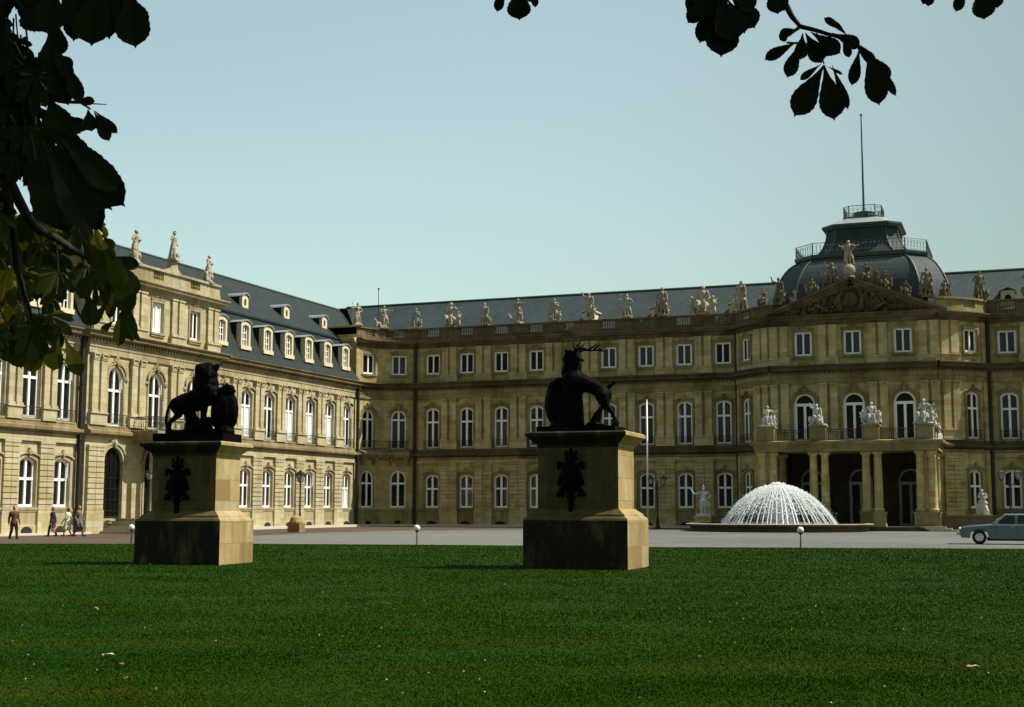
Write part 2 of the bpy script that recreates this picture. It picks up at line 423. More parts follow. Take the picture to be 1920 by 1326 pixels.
def surround_mesh(key, w_, zb, zs, rise, crest, full=False):
    """moulded stone frame with a carved crest, z from zb"""
    if key in SURF: return SURF[key]
    h = zs - zb; mb = MB(); t = .17
    pts = arch_pts(w_, h, rise)
    inn = [(-w_ / 2, -.02)] + pts + [(w_ / 2, -.02)]
    o_ = [(-w_ / 2 - t, -.02)] + [(x * (1 + 2 * t / w_), z + t) for x, z in pts] + [(w_ / 2 + t, -.02)]
    strip(mb, inn, o_, -.07, .0)
    mb.box(-w_ / 2 - .22, w_ / 2 + .22, -.16, .02, -.17, -.025)           # sill
    mb.box(-w_ / 2 - .15, w_ / 2 + .15, -.10, .02, -.30, -.172)
    rg = random.Random(hash(key) % 1000)
    top = h + rise
    if crest == 'big':
        hood = [(x * 1.38, z + t + .07 + .05 * (1 - abs(x) / (w_ / 2)) ) for x, z in pts]
        strip(mb, hood, [(x * 1.04, z + .10) for x, z in hood], -.19, 0)
        for i in range(26):
            a = rg.uniform(-1, 1); zz = rg.random()
            x = a * (1 - zz) * .48; z = top + .18 + zz * .62
            r = rg.uniform(.05, .12); mb.blob((x, -.10, z), (r, .10, r), 7, 5, .15, rg)
        mb.blob((0, -.16, top + .42), (.17, .12, .22), 9, 6, .1, rg); mb.blob((0, -.2, top + .10), (.12, .10, .20), 8, 6, .1, rg)
        mb.blob((0, -.14, top + .80), (.09, .09, .13), 7, 5, .1, rg)
        for sx in (-1, 1): mb.blob((sx * .36, -.12, top + .22), (.2, .09, .08), 8, 5, .15, rg)
    elif crest == 'small':
        hood = [(x * 1.36, z + t + .05) for x, z in pts]
        strip(mb, hood, [(x * 1.04, z + .08) for x, z in hood], -.17, 0)
        for i in range(12):
            a = rg.uniform(-1, 1); zz = rg.random(); r = rg.uniform(.05, .09)
            mb.blob((a * (1 - zz) * .4, -.10, top + .16 + zz * .38), (r, .09, r), 7, 5, .15, rg)
        mb.blob((0, -.15, top + .26), (.13, .10, .20), 8, 6, .1, rg)
    elif crest == 'lintel':
        mb.box(-w_ / 2 - .22, w_ / 2 + .22, -.09, 0, top + t + .02, top + t + .12)
        for i in range(9):
            a = rg.uniform(-1, 1); r = rg.uniform(.04, .075)
            mb.blob((a * .42, -.08, top + t + .16 + (1 - abs(a)) * .13), (r, .07, r), 7, 5, .15, rg)
    elif crest == 'arch':
        o2 = [(x * (1 + .5 / w_), z + t + .16) for x, z in pts]
        strip(mb, [(x * (1 + .3 / w_), z + t + .03) for x, z in pts], o2, -.15, 0)
        for i in range(18):
            a = rg.uniform(-1, 1); zz = rg.random(); r = rg.uniform(.06, .12)
            mb.blob((a * (1 - zz) * .5, -.12, top + .25 + zz * .42), (r, .10, r), 7, 5, .15, rg)
        mb.blob((0, -.18, top + .22), (.16, .13, .28), 8, 6, .1, rg)
        for sx in (-1, 1): mb.box(sx * (w_ / 2 + .28) - .22, sx * (w_ / 2 + .28) + .22, -.13, 0, h - .02, h + .16)
    SURF[key] = mb.mesh('surround', CARVED if False else TRIM); return SURF[key]
RAILM = {}
def railing_mesh(w_, h=.75, mat=None, closed=False):
    k = (w_, h, mat.name if mat else '')
    if k in RAILM: return RAILM[k]
    mb = MB(); y0 = -.28
    mb.tube([(-w_ / 2, .0, h), (-w_ / 2, y0, h), (w_ / 2, y0, h), (w_ / 2, 0, h)], .022, 5)
    mb.tube([(-w_ / 2, .0, .06), (-w_ / 2, y0, .06), (w_ / 2, y0, .06), (w_ / 2, 0, .06)], .018, 5)
    n = int(w_ / .13)
    for i in range(n + 1):
        x = -w_ / 2 + w_ * i / n; mb.tube([(x, y0, .06), (x, y0, h)], .011, 4)
    for i in range(4):                                                       # scrolls
        cx = -w_ / 2 + w_ * (i + .5) / 4; r = w_ / 9
        mb.tube([(cx + r * math.cos(t * .7) * (1 - t * .07), y0 - .012, h * .5 + r * 1.3 * math.sin(t * .7) * (1 - t * .07)) for t in range(11)], .013, 4)
    RAILM[k] = mb.mesh('railing', mat or IRON); return RAILM[k]

WM = {}
def put_window(F, s, spec, glass=None, rail=None, blind=0, crest=None, name='window', curtain=0, sash=0, frame_mat=None):
    """spec: width, z_bottom, z_spring, rise, transom (absolute z), kind"""
    w_, zb, zs, rise, tr, kind = spec; deep = .05 if kind == 'dorm' else .22
    if spec not in WM: WM[spec] = window_meshes(spec, w_, zb, zs, rise, tr - zb, kind)
    fm, g = WM[spec]
    if frame_mat:
        kk = (spec, frame_mat.name)
        if kk not in WM: f2 = fm.copy(); f2.materials.clear(); f2.materials.append(frame_mat); WM[kk] = f2
        fm = WM[kk]
    p = F.P(s, 0, zb); ang = F.ang(s)
    o = pal(name, fm, p, ang)
    pal('pane', glass_mesh(g, glass or GLASS), parent=o)
    if crest: pal('surround', var(surround_mesh((w_, round(zs - zb, 3), rise, crest), w_, zb, zs, rise, crest), CT), parent=o)
    if rail: pal('railing', railing_mesh(w_ + .22), (0, 0, rail - zb), parent=o)
    if blind:
        mb = MB(); mb.box(-w_ / 2 + .05, w_ / 2 - .05, .205, .235, .10, tr - zb - .04 if blind == 1 else zs - zb)
        pal('blind', mb.mesh('blind', PALEBLIND), parent=o)
    if curtain:
        mb = MB(); n = 14
        for sx in ((-1, 1) if curtain == 2 else (curtain,)):
            x0 = sx * w_ / 2 * .95; x1 = sx * w_ * .13
            for i in range(n):
                a = x0 + (x1 - x0) * i / n; b = x0 + (x1 - x0) * (i + 1) / n
                mb.quad((a, .285 - .0 * (i % 2), .1), (b, .285, .1), (b, .285, zs - zb), (a, .285, zs - zb))
        pal('curtain', mb.mesh('curtain', CURTAIN), parent=o)
    if sash:                                                                 # a top light tilted open
        ww = w_ / 2 - .12; z0 = tr - zb + .07; z1 = zs - zb + .02; mb = MB(); tt = .3
        M = Matrix.Translation((w_ / 2 - .08, .2, 0)) @ Matrix.Rotation(R(48) * sash, 4, 'Z')
        xf = lambda x, y, z: M @ Vector((x, y, z))
        for a in ((-ww, -ww + .05, z0, z1), (-.05, 0, z0, z1), (-ww, 0, z0, z0 + .05), (-ww, 0, z1 - .05, z1)): mb.box(a[0], a[1], -.03, .03, a[2], a[3], xf)
        pal('open_sash', mb.mesh('open_sash', WHITE), parent=o)
    return o

# specs (width, bottom, spring, rise, transom, kind)
W_G = (1.34, 1.70, 4.45, .24, 3.40, 'cross')
W_GW = (1.50, 1.70, 4.45, .26, 3.40, 'cross'); W_1W = (1.60, 7.10, 10.52, .28, 9.58, 'cross')
W_1 = (1.34, 7.10, 10.55, .25, 9.50, 'cross')
W_2 = (1.42, 13.92, 15.76, 0, 15.0, 'pair')
W_G3 = (1.46, 1.70, 4.42, .68, 3.90, 'cross')
W_1R = (1.42, 7.02, 9.95, .70, 9.75, 'cross')
W_1F = (1.72, 7.05, 10.0, .85, 9.95, 'fan')

def cap_mesh(): 
    mb = MB(); rg = random.Random(3)
    mb.box(-.31, .31, -.30, 0, 0, .05); mb.box(-.34, .34, -.36, 0, .36, .45)
    for i in range(5): mb.blob((-.24 + .12 * i, -.27, .14), (.075, .06, .12), 7, 5, .1, rg)
    for sx in (-1, 1): mb.blob((sx * .27, -.30, .28), (.085, .07, .09), 8, 5, .05, rg)
    mb.blob((0, -.23, .27), (.08, .05, .08), 7, 5, .1, rg); mb.box(-.27, .27, -.24, 0, .05, .36)
    return mb
_cap = cap_mesh()
def paired(name, z0, z1, base, half=.40, off=.42, d=.24, cap=True, ped=True):
    mb = MB()
    if ped:
        mb.box(-.84, .84, -.26, 0, z0, base - .08); mb.box(-.88, .88, -.34, 0, base - .08, base)
    for sx in (-1, 1):
        c = sx * off; w2 = .30
        zt = z1 - (.45 if cap else .12)
        mb.box(c - w2 - .05, c + w2 + .05, -d - .07, 0, base, base + .16)
        mb.box(c - w2, c + w2, -d, 0, base + .16, zt)
        if cap:
            b = len(mb.v); mb.add([(x + c, y + .02, z + zt) for x, y, z in _cap.v], _cap.f)
        else: mb.box(c - w2 - .06, c + w2 + .06, -d - .06, 0, zt, z1)
    return mb.mesh(name, PSTONE)
PIL1 = paired('paired_pilasters', 6.98, 11.62, 7.78)
PIL1R = paired('paired_pilasters', 6.98, 11.62, 7.78)
PIL2 = paired('paired_pilasters', 13.16, 16.35, 13.72, cap=False, ped=True, d=.17)
def pier_mesh(z0, z1, course=.345):
    mb = MB(); z = z0
    while z < z1 - .05:
        zt = min(z + course, z1)
        for sx in (-1, 1): mb.box(min(sx * .02, sx * .80), max(sx * .02, sx * .80), -.20, 0, z + .028, zt - .028)
        z += course
    mb.box(-.79, .79, -.11, 0, z0, z1)
    mb.box(-.86, .86, -.22, 0, .0, z0); mb.box(-.84, .84, -.23, 0, z1, z1 + .14)
    return mb.mesh('rusticated_pier', PSTONE)
PIER = pier_mesh(1.50, 5.55)
def half_clip(me_src, side): return me_src

def vent(F, s, parent=None):
    mb = MB(); pts = arch_pts(.95, .32, .2)
    poly = [(-.475, .05)] + pts + [(.475, .05)]
    mb.prism(poly, -.135, -.02)
    pal('cellar_vent', mb.mesh('cellar_vent', DARKIN), F.P(s, 0, 0), F.ang(s))

def dentils(mb, F, s0, s1, z, d0, step=.34, wd=.16, h=.17, dep=.14):
    s = s0 + .1
    while s < s1 - .1:
        a, b = s, s + wd
        mb.box(a, b, -d0 - dep, -d0, z, z + h, F.xf); s += step

PROF_STR = [(0, 6.26), (.28, 6.30), (.44, 6.42), (.44, 6.60), (.20, 6.70), (.16, 6.95), (0, 6.98)]
PROF_SB = [(0, 6.02), (.10, 6.05), (.12, 6.22), (.16, 6.258), (0, 6.258)]
PROF_E1 = [(0, 11.62), (.12, 11.62), (.12, 12.0), (.17, 12.04), (.17, 12.36), (.24, 12.40), (.24, 12.60), (0, 12.60)]
PROF_C1 = [(0, 12.602), (.28, 12.602), (.52, 12.66), (.58, 12.72), (.60, 12.90), (.74, 13.0), (.74, 13.06), (.10, 13.16), (0, 13.16)]
PROF_TOP = [(0, 16.34), (.08, 16.34), (.08, 16.5), (.16, 16.54), (.18, 16.68), (.46, 16.76), (.50, 16.90), (.60, 16.98), (.60, 17.06), (.10, 17.14), (0, 17.14)]
PROF_BASE = [(0, 0), (.12, 0), (.12, .55), (.07, .62), (.07, 1.36), (.12, 1.42), (.12, 1.50), (0, 1.56)]
def cornice(F, prof, name, mx=50, s0=0, s1=None, mat=None, dent=None):
    mat = mat or CT
    s1 = F.L if s1 is None else s1; mb = MB(); pts = [F.P(a) for a in steps(s0, s1, mx)]
    mb.sweep(pts, prof)
    if dent: dentils(mb, F, s0, s1, *dent)
    pal(name, mb.mesh(name, mat))
DEN1 = (12.42, .24); 

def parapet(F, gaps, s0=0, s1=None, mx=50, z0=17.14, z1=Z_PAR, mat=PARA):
    """solid parapet with baluster openings at gaps [(centre, width)]"""
    s1 = F.L if s1 is None else s1; mb = MB()
    def seg(a, b, za, zb, y0, y1):
        st = steps(a, b, mx)
        for i in range(len(st) - 1): mb.box(st[i], st[i + 1], y0, y1, za, zb, F.xf)
    cur = s0
    seg(s0, s1, z0, z0 + .30, -.06, .30); seg(s0, s1, z1 - .16, z1, -.14, .36)
    for c, w_ in gaps:
        seg(cur, c - w_ / 2, z0 + .30, z1 - .16, 0, .25); cur = c + w_ / 2
    seg(cur, s1, z0 + .30, z1 - .16, 0, .25)
    pal('parapet', mb.mesh('parapet', mat))
    for c, w_ in gaps:
        b = MB(); n = 6; h = z1 - .16 - z0 - .30
        for i in range(n):
            x = -w_ / 2 + w_ * (i + .5) / n
            b.lathe([(.05, 0), (.085, .02), (.05, .06), (.03, .12), (.09, h * .36), (.085, h * .45), (.03, h * .52), (.085, h * .6), (.09, h * .68), (.035, h - .1), (.07, h - .03), (.07, h)], 8, (x, .12, 0))
        pal('balustrade', b.mesh('balustrade', TRIM, True), F.P(c, 0, z0 + .30), F.ang(c))

def pipe(x, y, z1=16.9, z0=0, r=.11):
    mb = MB(); mb.tube([(0, 0, z0), (0, 0, z1)], r, 8)
    for z in (1.5, 5.9, 9.5, 12.3, 15.5):
        if z < z1: mb.tube([(0, 0, z), (0, 0, z + .12)], r + .035, 8)
    mb.box(-.2, .2, -.18, .18, z1 - .1, z1 + .3)
    pal('downpipe', mb.mesh('downpipe', PIPE), (x, y, 0))

# ---- facades
FL = Fac((XW, 56.0), (XW, 71.1))               # left end of the wing
FRs = Fac((XR, 71.1), (XR, 86.1))              # wing pavilion
FWg = Fac((XW, 86.1), (XW, 109.4))             # wing
FC = Cur((-52.34, 109.4), 4.13, math.pi, math.pi / 2)   # concave corner
FM = Fac((-52.34, YM), (-22.5, YM))            # main front
YF, CX = 109.9, -12.43
_sag = .42; _ch = math.hypot(3.63, 3.63); _rc = (_ch * _ch / 4 + _sag * _sag) / (2 * _sag)
def chamfer(pa, pb):
    a = Vector(pa); b = Vector(pb); m = (a + b) / 2; d = (b - a).normalized(); n = Vector((d.y, -d.x))
    c = m - n * (_rc - _sag); a0 = math.atan2(a.y - c.y, a.x - c.x); a1 = math.atan2(b.y - c.y, b.x - c.x)
    if a1 < a0: a1 += 2 * math.pi
    return Cur(c, _rc, a0, a1)
FA = chamfer((-22.5, YM), (-18.87, YF))
FF = Fac((-18.87, YF), (-5.99, YF))
FB = chamfer((-5.99, YF), (-2.36, YM))
FE = Fac((-2.36, YM), (10.0, YM))

def sY(F, Y): return Y - F.p0.y
def sX(F, X): return X - F.p0.x
wall = MB(); wwall = MB()
def op(spec, c): return (c, spec[0], spec[1], spec[2], spec[3])
main_s = [sX(FM, -50.70 + 3.38 * k) for k in range(9)]
wing_s = [sY(FWg, 87.55 + 3.35 * k) for k in range(7)]
left_s = [sY(FL, y) for y in (57.1, 60.2, 63.3, 66.42, 69.53)]
ris_s = [sY(FRs, y) for y in (74.0, 78.4, 82.9)]
ext_s = [sX(FE, -.85 + 3.38 * k) for k in range(3)]
for F, ss in ((FM, main_s), (FE, ext_s)):
    wallband(wall, F, 0, F.L, 0, 6.6, [op(W_G, s) for s in ss])
    wallband(wall, F, 0, F.L, 6.6, 13.1, [op(W_1, s) for s in ss])
    wallband(wall, F, 0, F.L, 13.1, 17.2, [op(W_2, s) for s in ss])
for F, ss in ((FWg, wing_s), (FL, left_s)):
    wallband(wwall, F, 0, F.L, 0, 6.6, [op(W_GW, s) for s in ss])
    wallband(wwall, F, 0, F.L, 6.6, 13.1, [op(W_1W, s) for s in ss])
R_G = (2.0, .95, 4.62, 1.0, 3.6, 'leaf'); 
wallband(wwall, FRs, 0, FRs.L, 0, 6.6, [op(R_G, s) for s in ris_s], reveal=.6)
wallband(wwall, FRs, 0, FRs.L, 6.6, 13.1, [(s, 1.6, 7.02, 10.1, .8) for s in ris_s])
W_RB = (1.25, 13.75, 15.85, 0, 15, 'pair')
wallband(wwall, FRs, 0, FRs.L, 13.1, 17.2, [op(W_RB, s) for s in ris_s])
for (x0, y0, x1, y1) in ((XW, 71.1, XR, 71.1), (XR, 86.1, XW, 86.1)):
    wwall.quad((x0, y0, 0), (x1, y1, 0), (x1, y1, 17.2), (x0, y0, 17.2))
for y in (71.1, 86.1): wwall.quad((XW, y, 13), (XW - 8, y, 13), (XW - 8, y, 17.2), (XW, y, 17.2))
# corner, chamfers, front of the pavilion
c_s = (FC.L * .28, FC.L * .74)
wallband(wall, FC, 0, FC.L, 0, 6.6, [op(W_G3, s) for s in c_s], mx=.5)
wallband(wall, FC, 0, FC.L, 6.6, 13.1, [op(W_1R, s) for s in c_s], mx=.5)
wallband(wall, FC, 0, FC.L, 13.1, 17.2, [op(W_2, s) for s in c_s], mx=.5)
ch_s = {id(FA): FA.L * .40, id(FB): FB.L * .60}
for F in (FA, FB):
    s = ch_s[id(F)]
    wallband(wall, F, 0, F.L, 0, 6.6, [op(W_G, s)], mx=.7)
    wallband(wall, F, 0, F.L, 6.6, 13.1, [op(W_1, s)], mx=.7)
    wallband(wall, F, 0, F.L, 13.1, 17.2, [op(W_2, s)], mx=.7)
fr_s = [sX(FF, CX + 3.89 * k) for k in (-1, 0, 1)]
FV = Fac((-18.3, YF + 3.2), (-6.5, YF + 3.2))
W_DR = (1.9, .25, 3.9, .95, 3.7, 'fan')
wallband(wall, FF, 0, .57, 0, 6.6, []); wallband(wall, FF, FF.L - .51, FF.L, 0, 6.6, []); wallband(wall, FF, .57, FF.L - .51, 6.0, 6.6, [])
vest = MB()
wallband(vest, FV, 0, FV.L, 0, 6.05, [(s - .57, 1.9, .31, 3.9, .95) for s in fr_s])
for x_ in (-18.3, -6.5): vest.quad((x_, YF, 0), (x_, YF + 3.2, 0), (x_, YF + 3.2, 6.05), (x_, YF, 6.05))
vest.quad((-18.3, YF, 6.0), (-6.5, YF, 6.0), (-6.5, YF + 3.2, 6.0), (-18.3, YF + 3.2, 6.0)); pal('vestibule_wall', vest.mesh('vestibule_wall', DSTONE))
wallband(wall, FF, 0, FF.L, 6.6, 13.1, [op(W_1F, s) for s in fr_s])
W_2F = (1.40, 13.92, 15.85, 0, 15, 'pair')
wallband(wall, FF, 0, FF.L, 13.1, 17.2, [op(W_2F, s) for s in fr_s])
# parapet height return of the main body over the wing's roof, and the far end wall
wall.quad((XW, 109.4, 13), (XW, 109.4, 18.2), (XW - 7, 109.4, 18.2), (XW - 7, 109.4, 13))
wwall.quad((XW, 56, 0), (XW - 12, 56, 0), (XW - 12, 56, 13.1), (XW, 56, 13.1))
wall.quad((10, YM, 0), (10, YM + 12, 0), (10, YM + 12, 17.2), (10, YM, 17.2))
pal('wall', wall.mesh('wall', STONE)); pal('wall', wwall.mesh('wall', WSTONE))
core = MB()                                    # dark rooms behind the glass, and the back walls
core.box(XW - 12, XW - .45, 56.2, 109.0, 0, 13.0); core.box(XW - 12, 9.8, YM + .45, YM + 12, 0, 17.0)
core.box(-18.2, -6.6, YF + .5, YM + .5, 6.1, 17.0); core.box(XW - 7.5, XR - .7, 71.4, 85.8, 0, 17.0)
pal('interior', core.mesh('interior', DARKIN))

gl = [GLASS, GLASSD]
rg = random.Random(5)
# ---- main front
for i, s in enumerate(main_s):
    vent(FM, s)
    put_window(FM, s, W_G, rg.choice(gl), crest='small', curtain=(0, 2, 0, 1, 0, -1, 0, 0, 2)[i])
    put_window(FM, s, W_1, rg.choice(gl) if i < 3 else GLASS, crest='small', rail=7.0, curtain=(2, 0, -1, 2)[i % 4])
    put_window(FM, s, W_2, (GLASSD, GLASSD, GLASSD, GLASSD, GLASSD, GLASS, GLASS, GLASS, GLASSD)[i], crest='lintel', curtain=(0, 1, 0, 0, 0, 2, 2, 0, 1)[i])
for s in [main_s[0] + 1.69 + 3.38 * k for k in range(8)]:
    for me in (PIER, PIL1, PIL2): pal(me.name.split('.')[0], me, FM.P(s), FM.rz)
# ---- far right stretch
for s in ext_s:
    vent(FE, s); put_window(FE, s, W_G, crest='small'); put_window(FE, s, W_1, crest='small', rail=7.0); put_window(FE, s, W_2, crest='lintel', curtain=2)
    for me in (PIER, PIL1, PIL2): pal(me.name.split('.')[0], me, FE.P(s + 1.69), FE.rz)
# ---- wing
use(True)
for i, s in enumerate(wing_s):
    vent(FWg, s)
    put_window(FWg, s, W_GW, crest='small', sash=1 if i == 4 else 0, blind=1 if i == 6 else 0)
    put_window(FWg, s, W_1W, GLASSD, crest='big', rail=7.0, blind=1 if i in (1, 3, 4, 5) else 0, sash=1 if i == 6 else 0)
    if i < 6:
        for me in (PIER, PIL1): pal(me.name.split('.')[0], var(me, WSTONE), FWg.P(s + 1.675), FWg.rz).scale.x = .9
for i, s in enumerate(left_s):
    vent(FL, s)
    put_window(FL, s, W_GW, GLASS, crest='small', sash=1 if i == 4 else 0); put_window(FL, s, W_1W, GLASS, crest='big', rail=7.0, sash=1 if i == 4 else 0)
    if i < 4:
        for me in (PIER, PIL1): pal(me.name.split('.')[0], var(me, WSTONE), FL.P(s + 1.56), FL.rz).scale.x = .82
# ---- wing pavilion
W_RA = (1.6, 7.02, 10.1, .8, 9.35, 'cross')
for i, s in enumerate(ris_s):
    put_window(FRs, s, R_G, GLASSD, name='door', crest='arch')
    put_window(FRs, s, W_RA, GLASS, crest='arch', rail=7.0, sash=1)
    put_window(FRs, s, W_RB, GLASS if i != 2 else GLASSD, crest='lintel', blind=2 if i == 1 else 0)
for s in (1.0, ris_s[0] + 2.2, ris_s[1] + 2.25, FRs.L - .95):
    pal('paired_pilasters', var(PIL1, WSTONE), FRs.P(s), FRs.rz); pal('paired_pilasters', var(PIL2, WSTONE), FRs.P(s), FRs.rz)
    if s in (1.0, FRs.L - .95): pal('rusticated_pier', var(PIER, WSTONE), FRs.P(s), FRs.rz)
# ---- corner
use(False)
for i, s in enumerate(c_s):
    vent(FC, s)
    put_window(FC, s, W_G3, GLASSD if i == 0 else GLASS); put_window(FC, s, W_1R, GLASSD if i == 0 else GLASS, crest='arch', sash=1 - i, rail=7.0)
    put_window(FC, s, W_2, (GLASSD, GLASS)[i], crest='lintel', curtain=2 * i)
# ---- central pavilion
for F in (FA, FB):
    s = ch_s[id(F)]
    put_window(F, s, W_G, GLASSD, crest='small'); put_window(F, s, W_1, GLASSD, crest='small', rail=7.0); put_window(F, s, W_2, GLASSD, crest='lintel')
    q = FA.L * .80 if F is FA else FB.L * .20
    for me in (PIER, PIL1, PIL2): pal(me.name.split('.')[0], me, F.P(q, .06), F.ang(q))
    q = FA.L * .12 if F is FA else FB.L * .88
    slim = MB(); slim.box(-.3, .3, -.14, .05, 6.98, 11.6); slim.box(-.3, .3, -.1, .05, 13.16, 16.35); slim.box(-.3, .3, -.14, .05, 0, 6.02)
    pal('pilaster', slim.mesh('pilaster', STONE), F.P(q), F.ang(q))
for k, s in enumerate(fr_s):
    put_window(FV, s - .57, (1.9, .31, 3.9, .95, 3.7, 'fan'), GLASSD, name='door', frame_mat=DOORW); put_window(FF, s, W_1F, GLASSD, crest='arch')
    put_window(FF, s, W_2F, GLASS, crest='lintel', curtain=2 if k < 2 else 0)
for s in (fr_s[0] - 1.95, fr_s[0] + 1.945, fr_s[1] + 1.945, fr_s[2] + 1.95):
    pal('paired_pilasters', PIL1, FF.P(s), FF.rz); pal('paired_pilasters', PIL2, FF.P(s), FF.rz)

# ---- horizontal mouldings
for F, mx in ((FL, 50), (FRs, 50), (FWg, 50), (FC, .45), (FM, 50), (FA, .6), (FF, 50), (FB, .6), (FE, 50)):
    use(F in (FL, FRs, FWg))
    dm_ = WSHADEDARK if F in (FL, FRs, FWg) else SHADEDARK
    cornice(F, PROF_STR, 'string_course', mx, mat=dm_); cornice(F, PROF_SB, 'string_band', mx); cornice(F, PROF_E1, 'entablature', mx)
    if F is not FRs: cornice(F, PROF_C1, 'cornice', mx, dent=DEN1, mat=dm_)
    if F is not FF and F is not FRs: cornice(F, PROF_BASE, 'plinth', mx)
    if F not in (FL, FWg, FRs): cornice(F, PROF_TOP, 'top_cornice', mx, mat=WTRIM if F is FRs else PARA)  # dark stone puts the top cornice's shade into its colour
    if F in (FL, FWg, FM, FE):                                               # flat band over the ground floor panels
        mb = MB(); mb.box(0, F.L, -.16, .0, 5.70, 6.015, F.xf); pal('lintel_band', mb.mesh('lintel_band', CS))
mb = MB(); mb.sweep([(XW, 71.1), (XR, 71.1), (XR, 86.1), (XW, 86.1)], PROF_C1, False); dentils(mb, FRs, 0, FRs.L, *DEN1); pal('cornice', mb.mesh('cornice', WSHADEDARK))
mb = MB(); mb.sweep([(XW - 1.5, 71.1), (XR, 71.1), (XR, 86.1), (XW - 1.5, 86.1)], PROF_TOP, False); pal('top_cornice', mb.mesh('top_cornice', WTRIM))
mb = MB(); mb.sweep([(XW - 6.5, 109.4), (XW, 109.4)], PROF_TOP); mb.sweep([(XW - 6.5, 109.4), (XW, 109.4)], [(0, 17.14), (.06, 17.14), (.06, 17.44), (0, 17.44), (0, 18.1), (.14, 18.1), (.14, 18.25), (-.3, 18.25)])
pal('parapet', mb.mesh('parapet', STONE))

# ---- parapets
parapet(FM, [(s, 1.35) for s in main_s])
parapet(FE, [(s, 1.35) for s in ext_s])
parapet(FC, [(s, 1.05) for s in c_s], mx=.45)
parapet(FA, [(ch_s[id(FA)], 1.0)], mx=.6); parapet(FB, [(ch_s[id(FB)], 1.3)], mx=.6, mat=TRIM)
parapet(FRs, [(s, 1.2) for s in ris_s], mat=WTRIM)
for y in (71.1, 86.1):
    mb = MB(); mb.box(XW - 3, XR - .25, y - .12 if y > 80 else y, y if y > 80 else y + .12, 17.14, 18.25)
    pal('parapet', mb.mesh('parapet', TRIM))

# ---- downpipes
pipe(-52.34, YM - .3, 16.9, 0, .17); pipe(-22.42, YM - .28, 16.9, 0, .17); pipe(-2.30, YM - .3, 16.9, 0, .17)
pipe(XW + .3, 109.25, 12.4, 0, .16); pipe(XW + .28, 70.85, 12.4, 0, .15); pipe(XW + .35, 86.35, 12.4, 6.8, .05)
for p_ in [o for o in palace.children if o.name.startswith('downpipe')]: pass

# ================================================================ portico
px_c = -12.60; PYF = 104.7; prs = [px_c + 3.9 * k for k in (-1.5, -.5, .5, 1.5)]
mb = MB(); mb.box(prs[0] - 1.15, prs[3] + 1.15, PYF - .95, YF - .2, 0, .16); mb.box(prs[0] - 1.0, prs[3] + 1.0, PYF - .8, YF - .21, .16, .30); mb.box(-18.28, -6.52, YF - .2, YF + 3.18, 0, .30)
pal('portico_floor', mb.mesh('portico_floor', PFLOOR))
PORT_X0, PORT_X1 = prs[0] - .95, prs[3] + .95
slab = MB()
pth = [(PORT_X0, YF), (PORT_X0, PYF - .5), (PORT_X1, PYF - .5), (PORT_X1, YF)]
slab.sweep(pth, [(-.45, 5.95), (0, 5.95), (0, 6.22), (.06, 6.25), (.06, 6.42), (.30, 6.52), (.36, 6.62), (.36, 6.72), (.0, 6.80), (-.45, 6.80)], False)
slab.box(PORT_X0 + .3, PORT_X1 - .3, PYF - .2, YF - .01, 6.3, 6.77)
pal('portico_slab', slab.mesh('portico_slab', TRIM))
colm = MB(); colm.lathe([(.36, 1.42), (.36, 1.50), (.42, 1.52), (.42, 1.60), (.34, 1.66), (.325, 1.75), (.325, 3.0), (.275, 5.45), (.31, 5.48), (.275, 5.52), (.275, 5.60), (.36, 5.74)], 18)
colm.box(-.38, .38, -.38, .38, 5.74, 5.95)
COLM = colm.mesh('column', STONE, True)
for i, x in enumerate(prs):
    for y in (PYF,) + ((YF - .8,) if i in (0, 3) else ()):
        for dx in (-.43, .43): pal('column', COLM, (x + dx, y, 0))
        mb = MB(); mb.box(x - .92, x + .92, y - .48, y + .48, .30, 1.28); mb.box(x - .98, x + .98, y - .54, y + .54, 1.28, 1.42)
        mb.box(x - .96, x + .96, y - .52, y + .52, .30, .46)
        pal('plinth', mb.mesh('plinth', TRIM))
for i, x in enumerate(prs):
    mb = MB(); mb.box(x - .62, x + .62, PYF - .62, PYF + .45, 6.80, 7.80); mb.box(x - .70, x + .70, PYF - .70, PYF + .53, 7.80, 7.93)
    if i == 3: pass
    pal('balcony_pier', mb.mesh('balcony_pier', TRIM))
def iron_rail(p0, p1, z0, z1, name='balcony_railing', mat=None, gap=.14, parent=None):
    mb = MB(); p0 = Vector(p0); p1 = Vector(p1); L = (p1 - p0).length; n = int(L / gap)
    for z, r in ((z0 + .08, .028), (z1, .035), (z1 - .16, .018)): mb.tube([(p0.x, p0.y, z), (p1.x, p1.y, z)], r, 5)
    for i in range(n + 1):
        p = p0.lerp(p1, i / n); mb.tube([(p.x, p.y, z0), (p.x, p.y, z1)], .014 if i % 5 else .03, 4)
    t = (p1 - p0).normalized()
    for i in range(int(n / 2.5)):
        c = p0.lerp(p1, (i + .5) / int(n / 2.5)); h = z1 - z0
        mb.tube([(c.x + t.x * .11 * math.cos(q), c.y + t.y * .11 * math.cos(q), z0 + h * .45 + h * .22 * math.sin(q)) for q in [k * .7 for k in range(10)]], .016, 4)
    return mb.mesh(name, mat or IRON)
for i in range(3): pal('balcony_railing', iron_rail((prs[i] + .66, PYF - .2), (prs[i + 1] - .66, PYF - .2), 6.80, 7.62))
for x in (PORT_X0 + .1, PORT_X1 - .1): pal('balcony_railing', iron_rail((x, PYF + .5), (x, YF - .05), 6.80, 7.62))

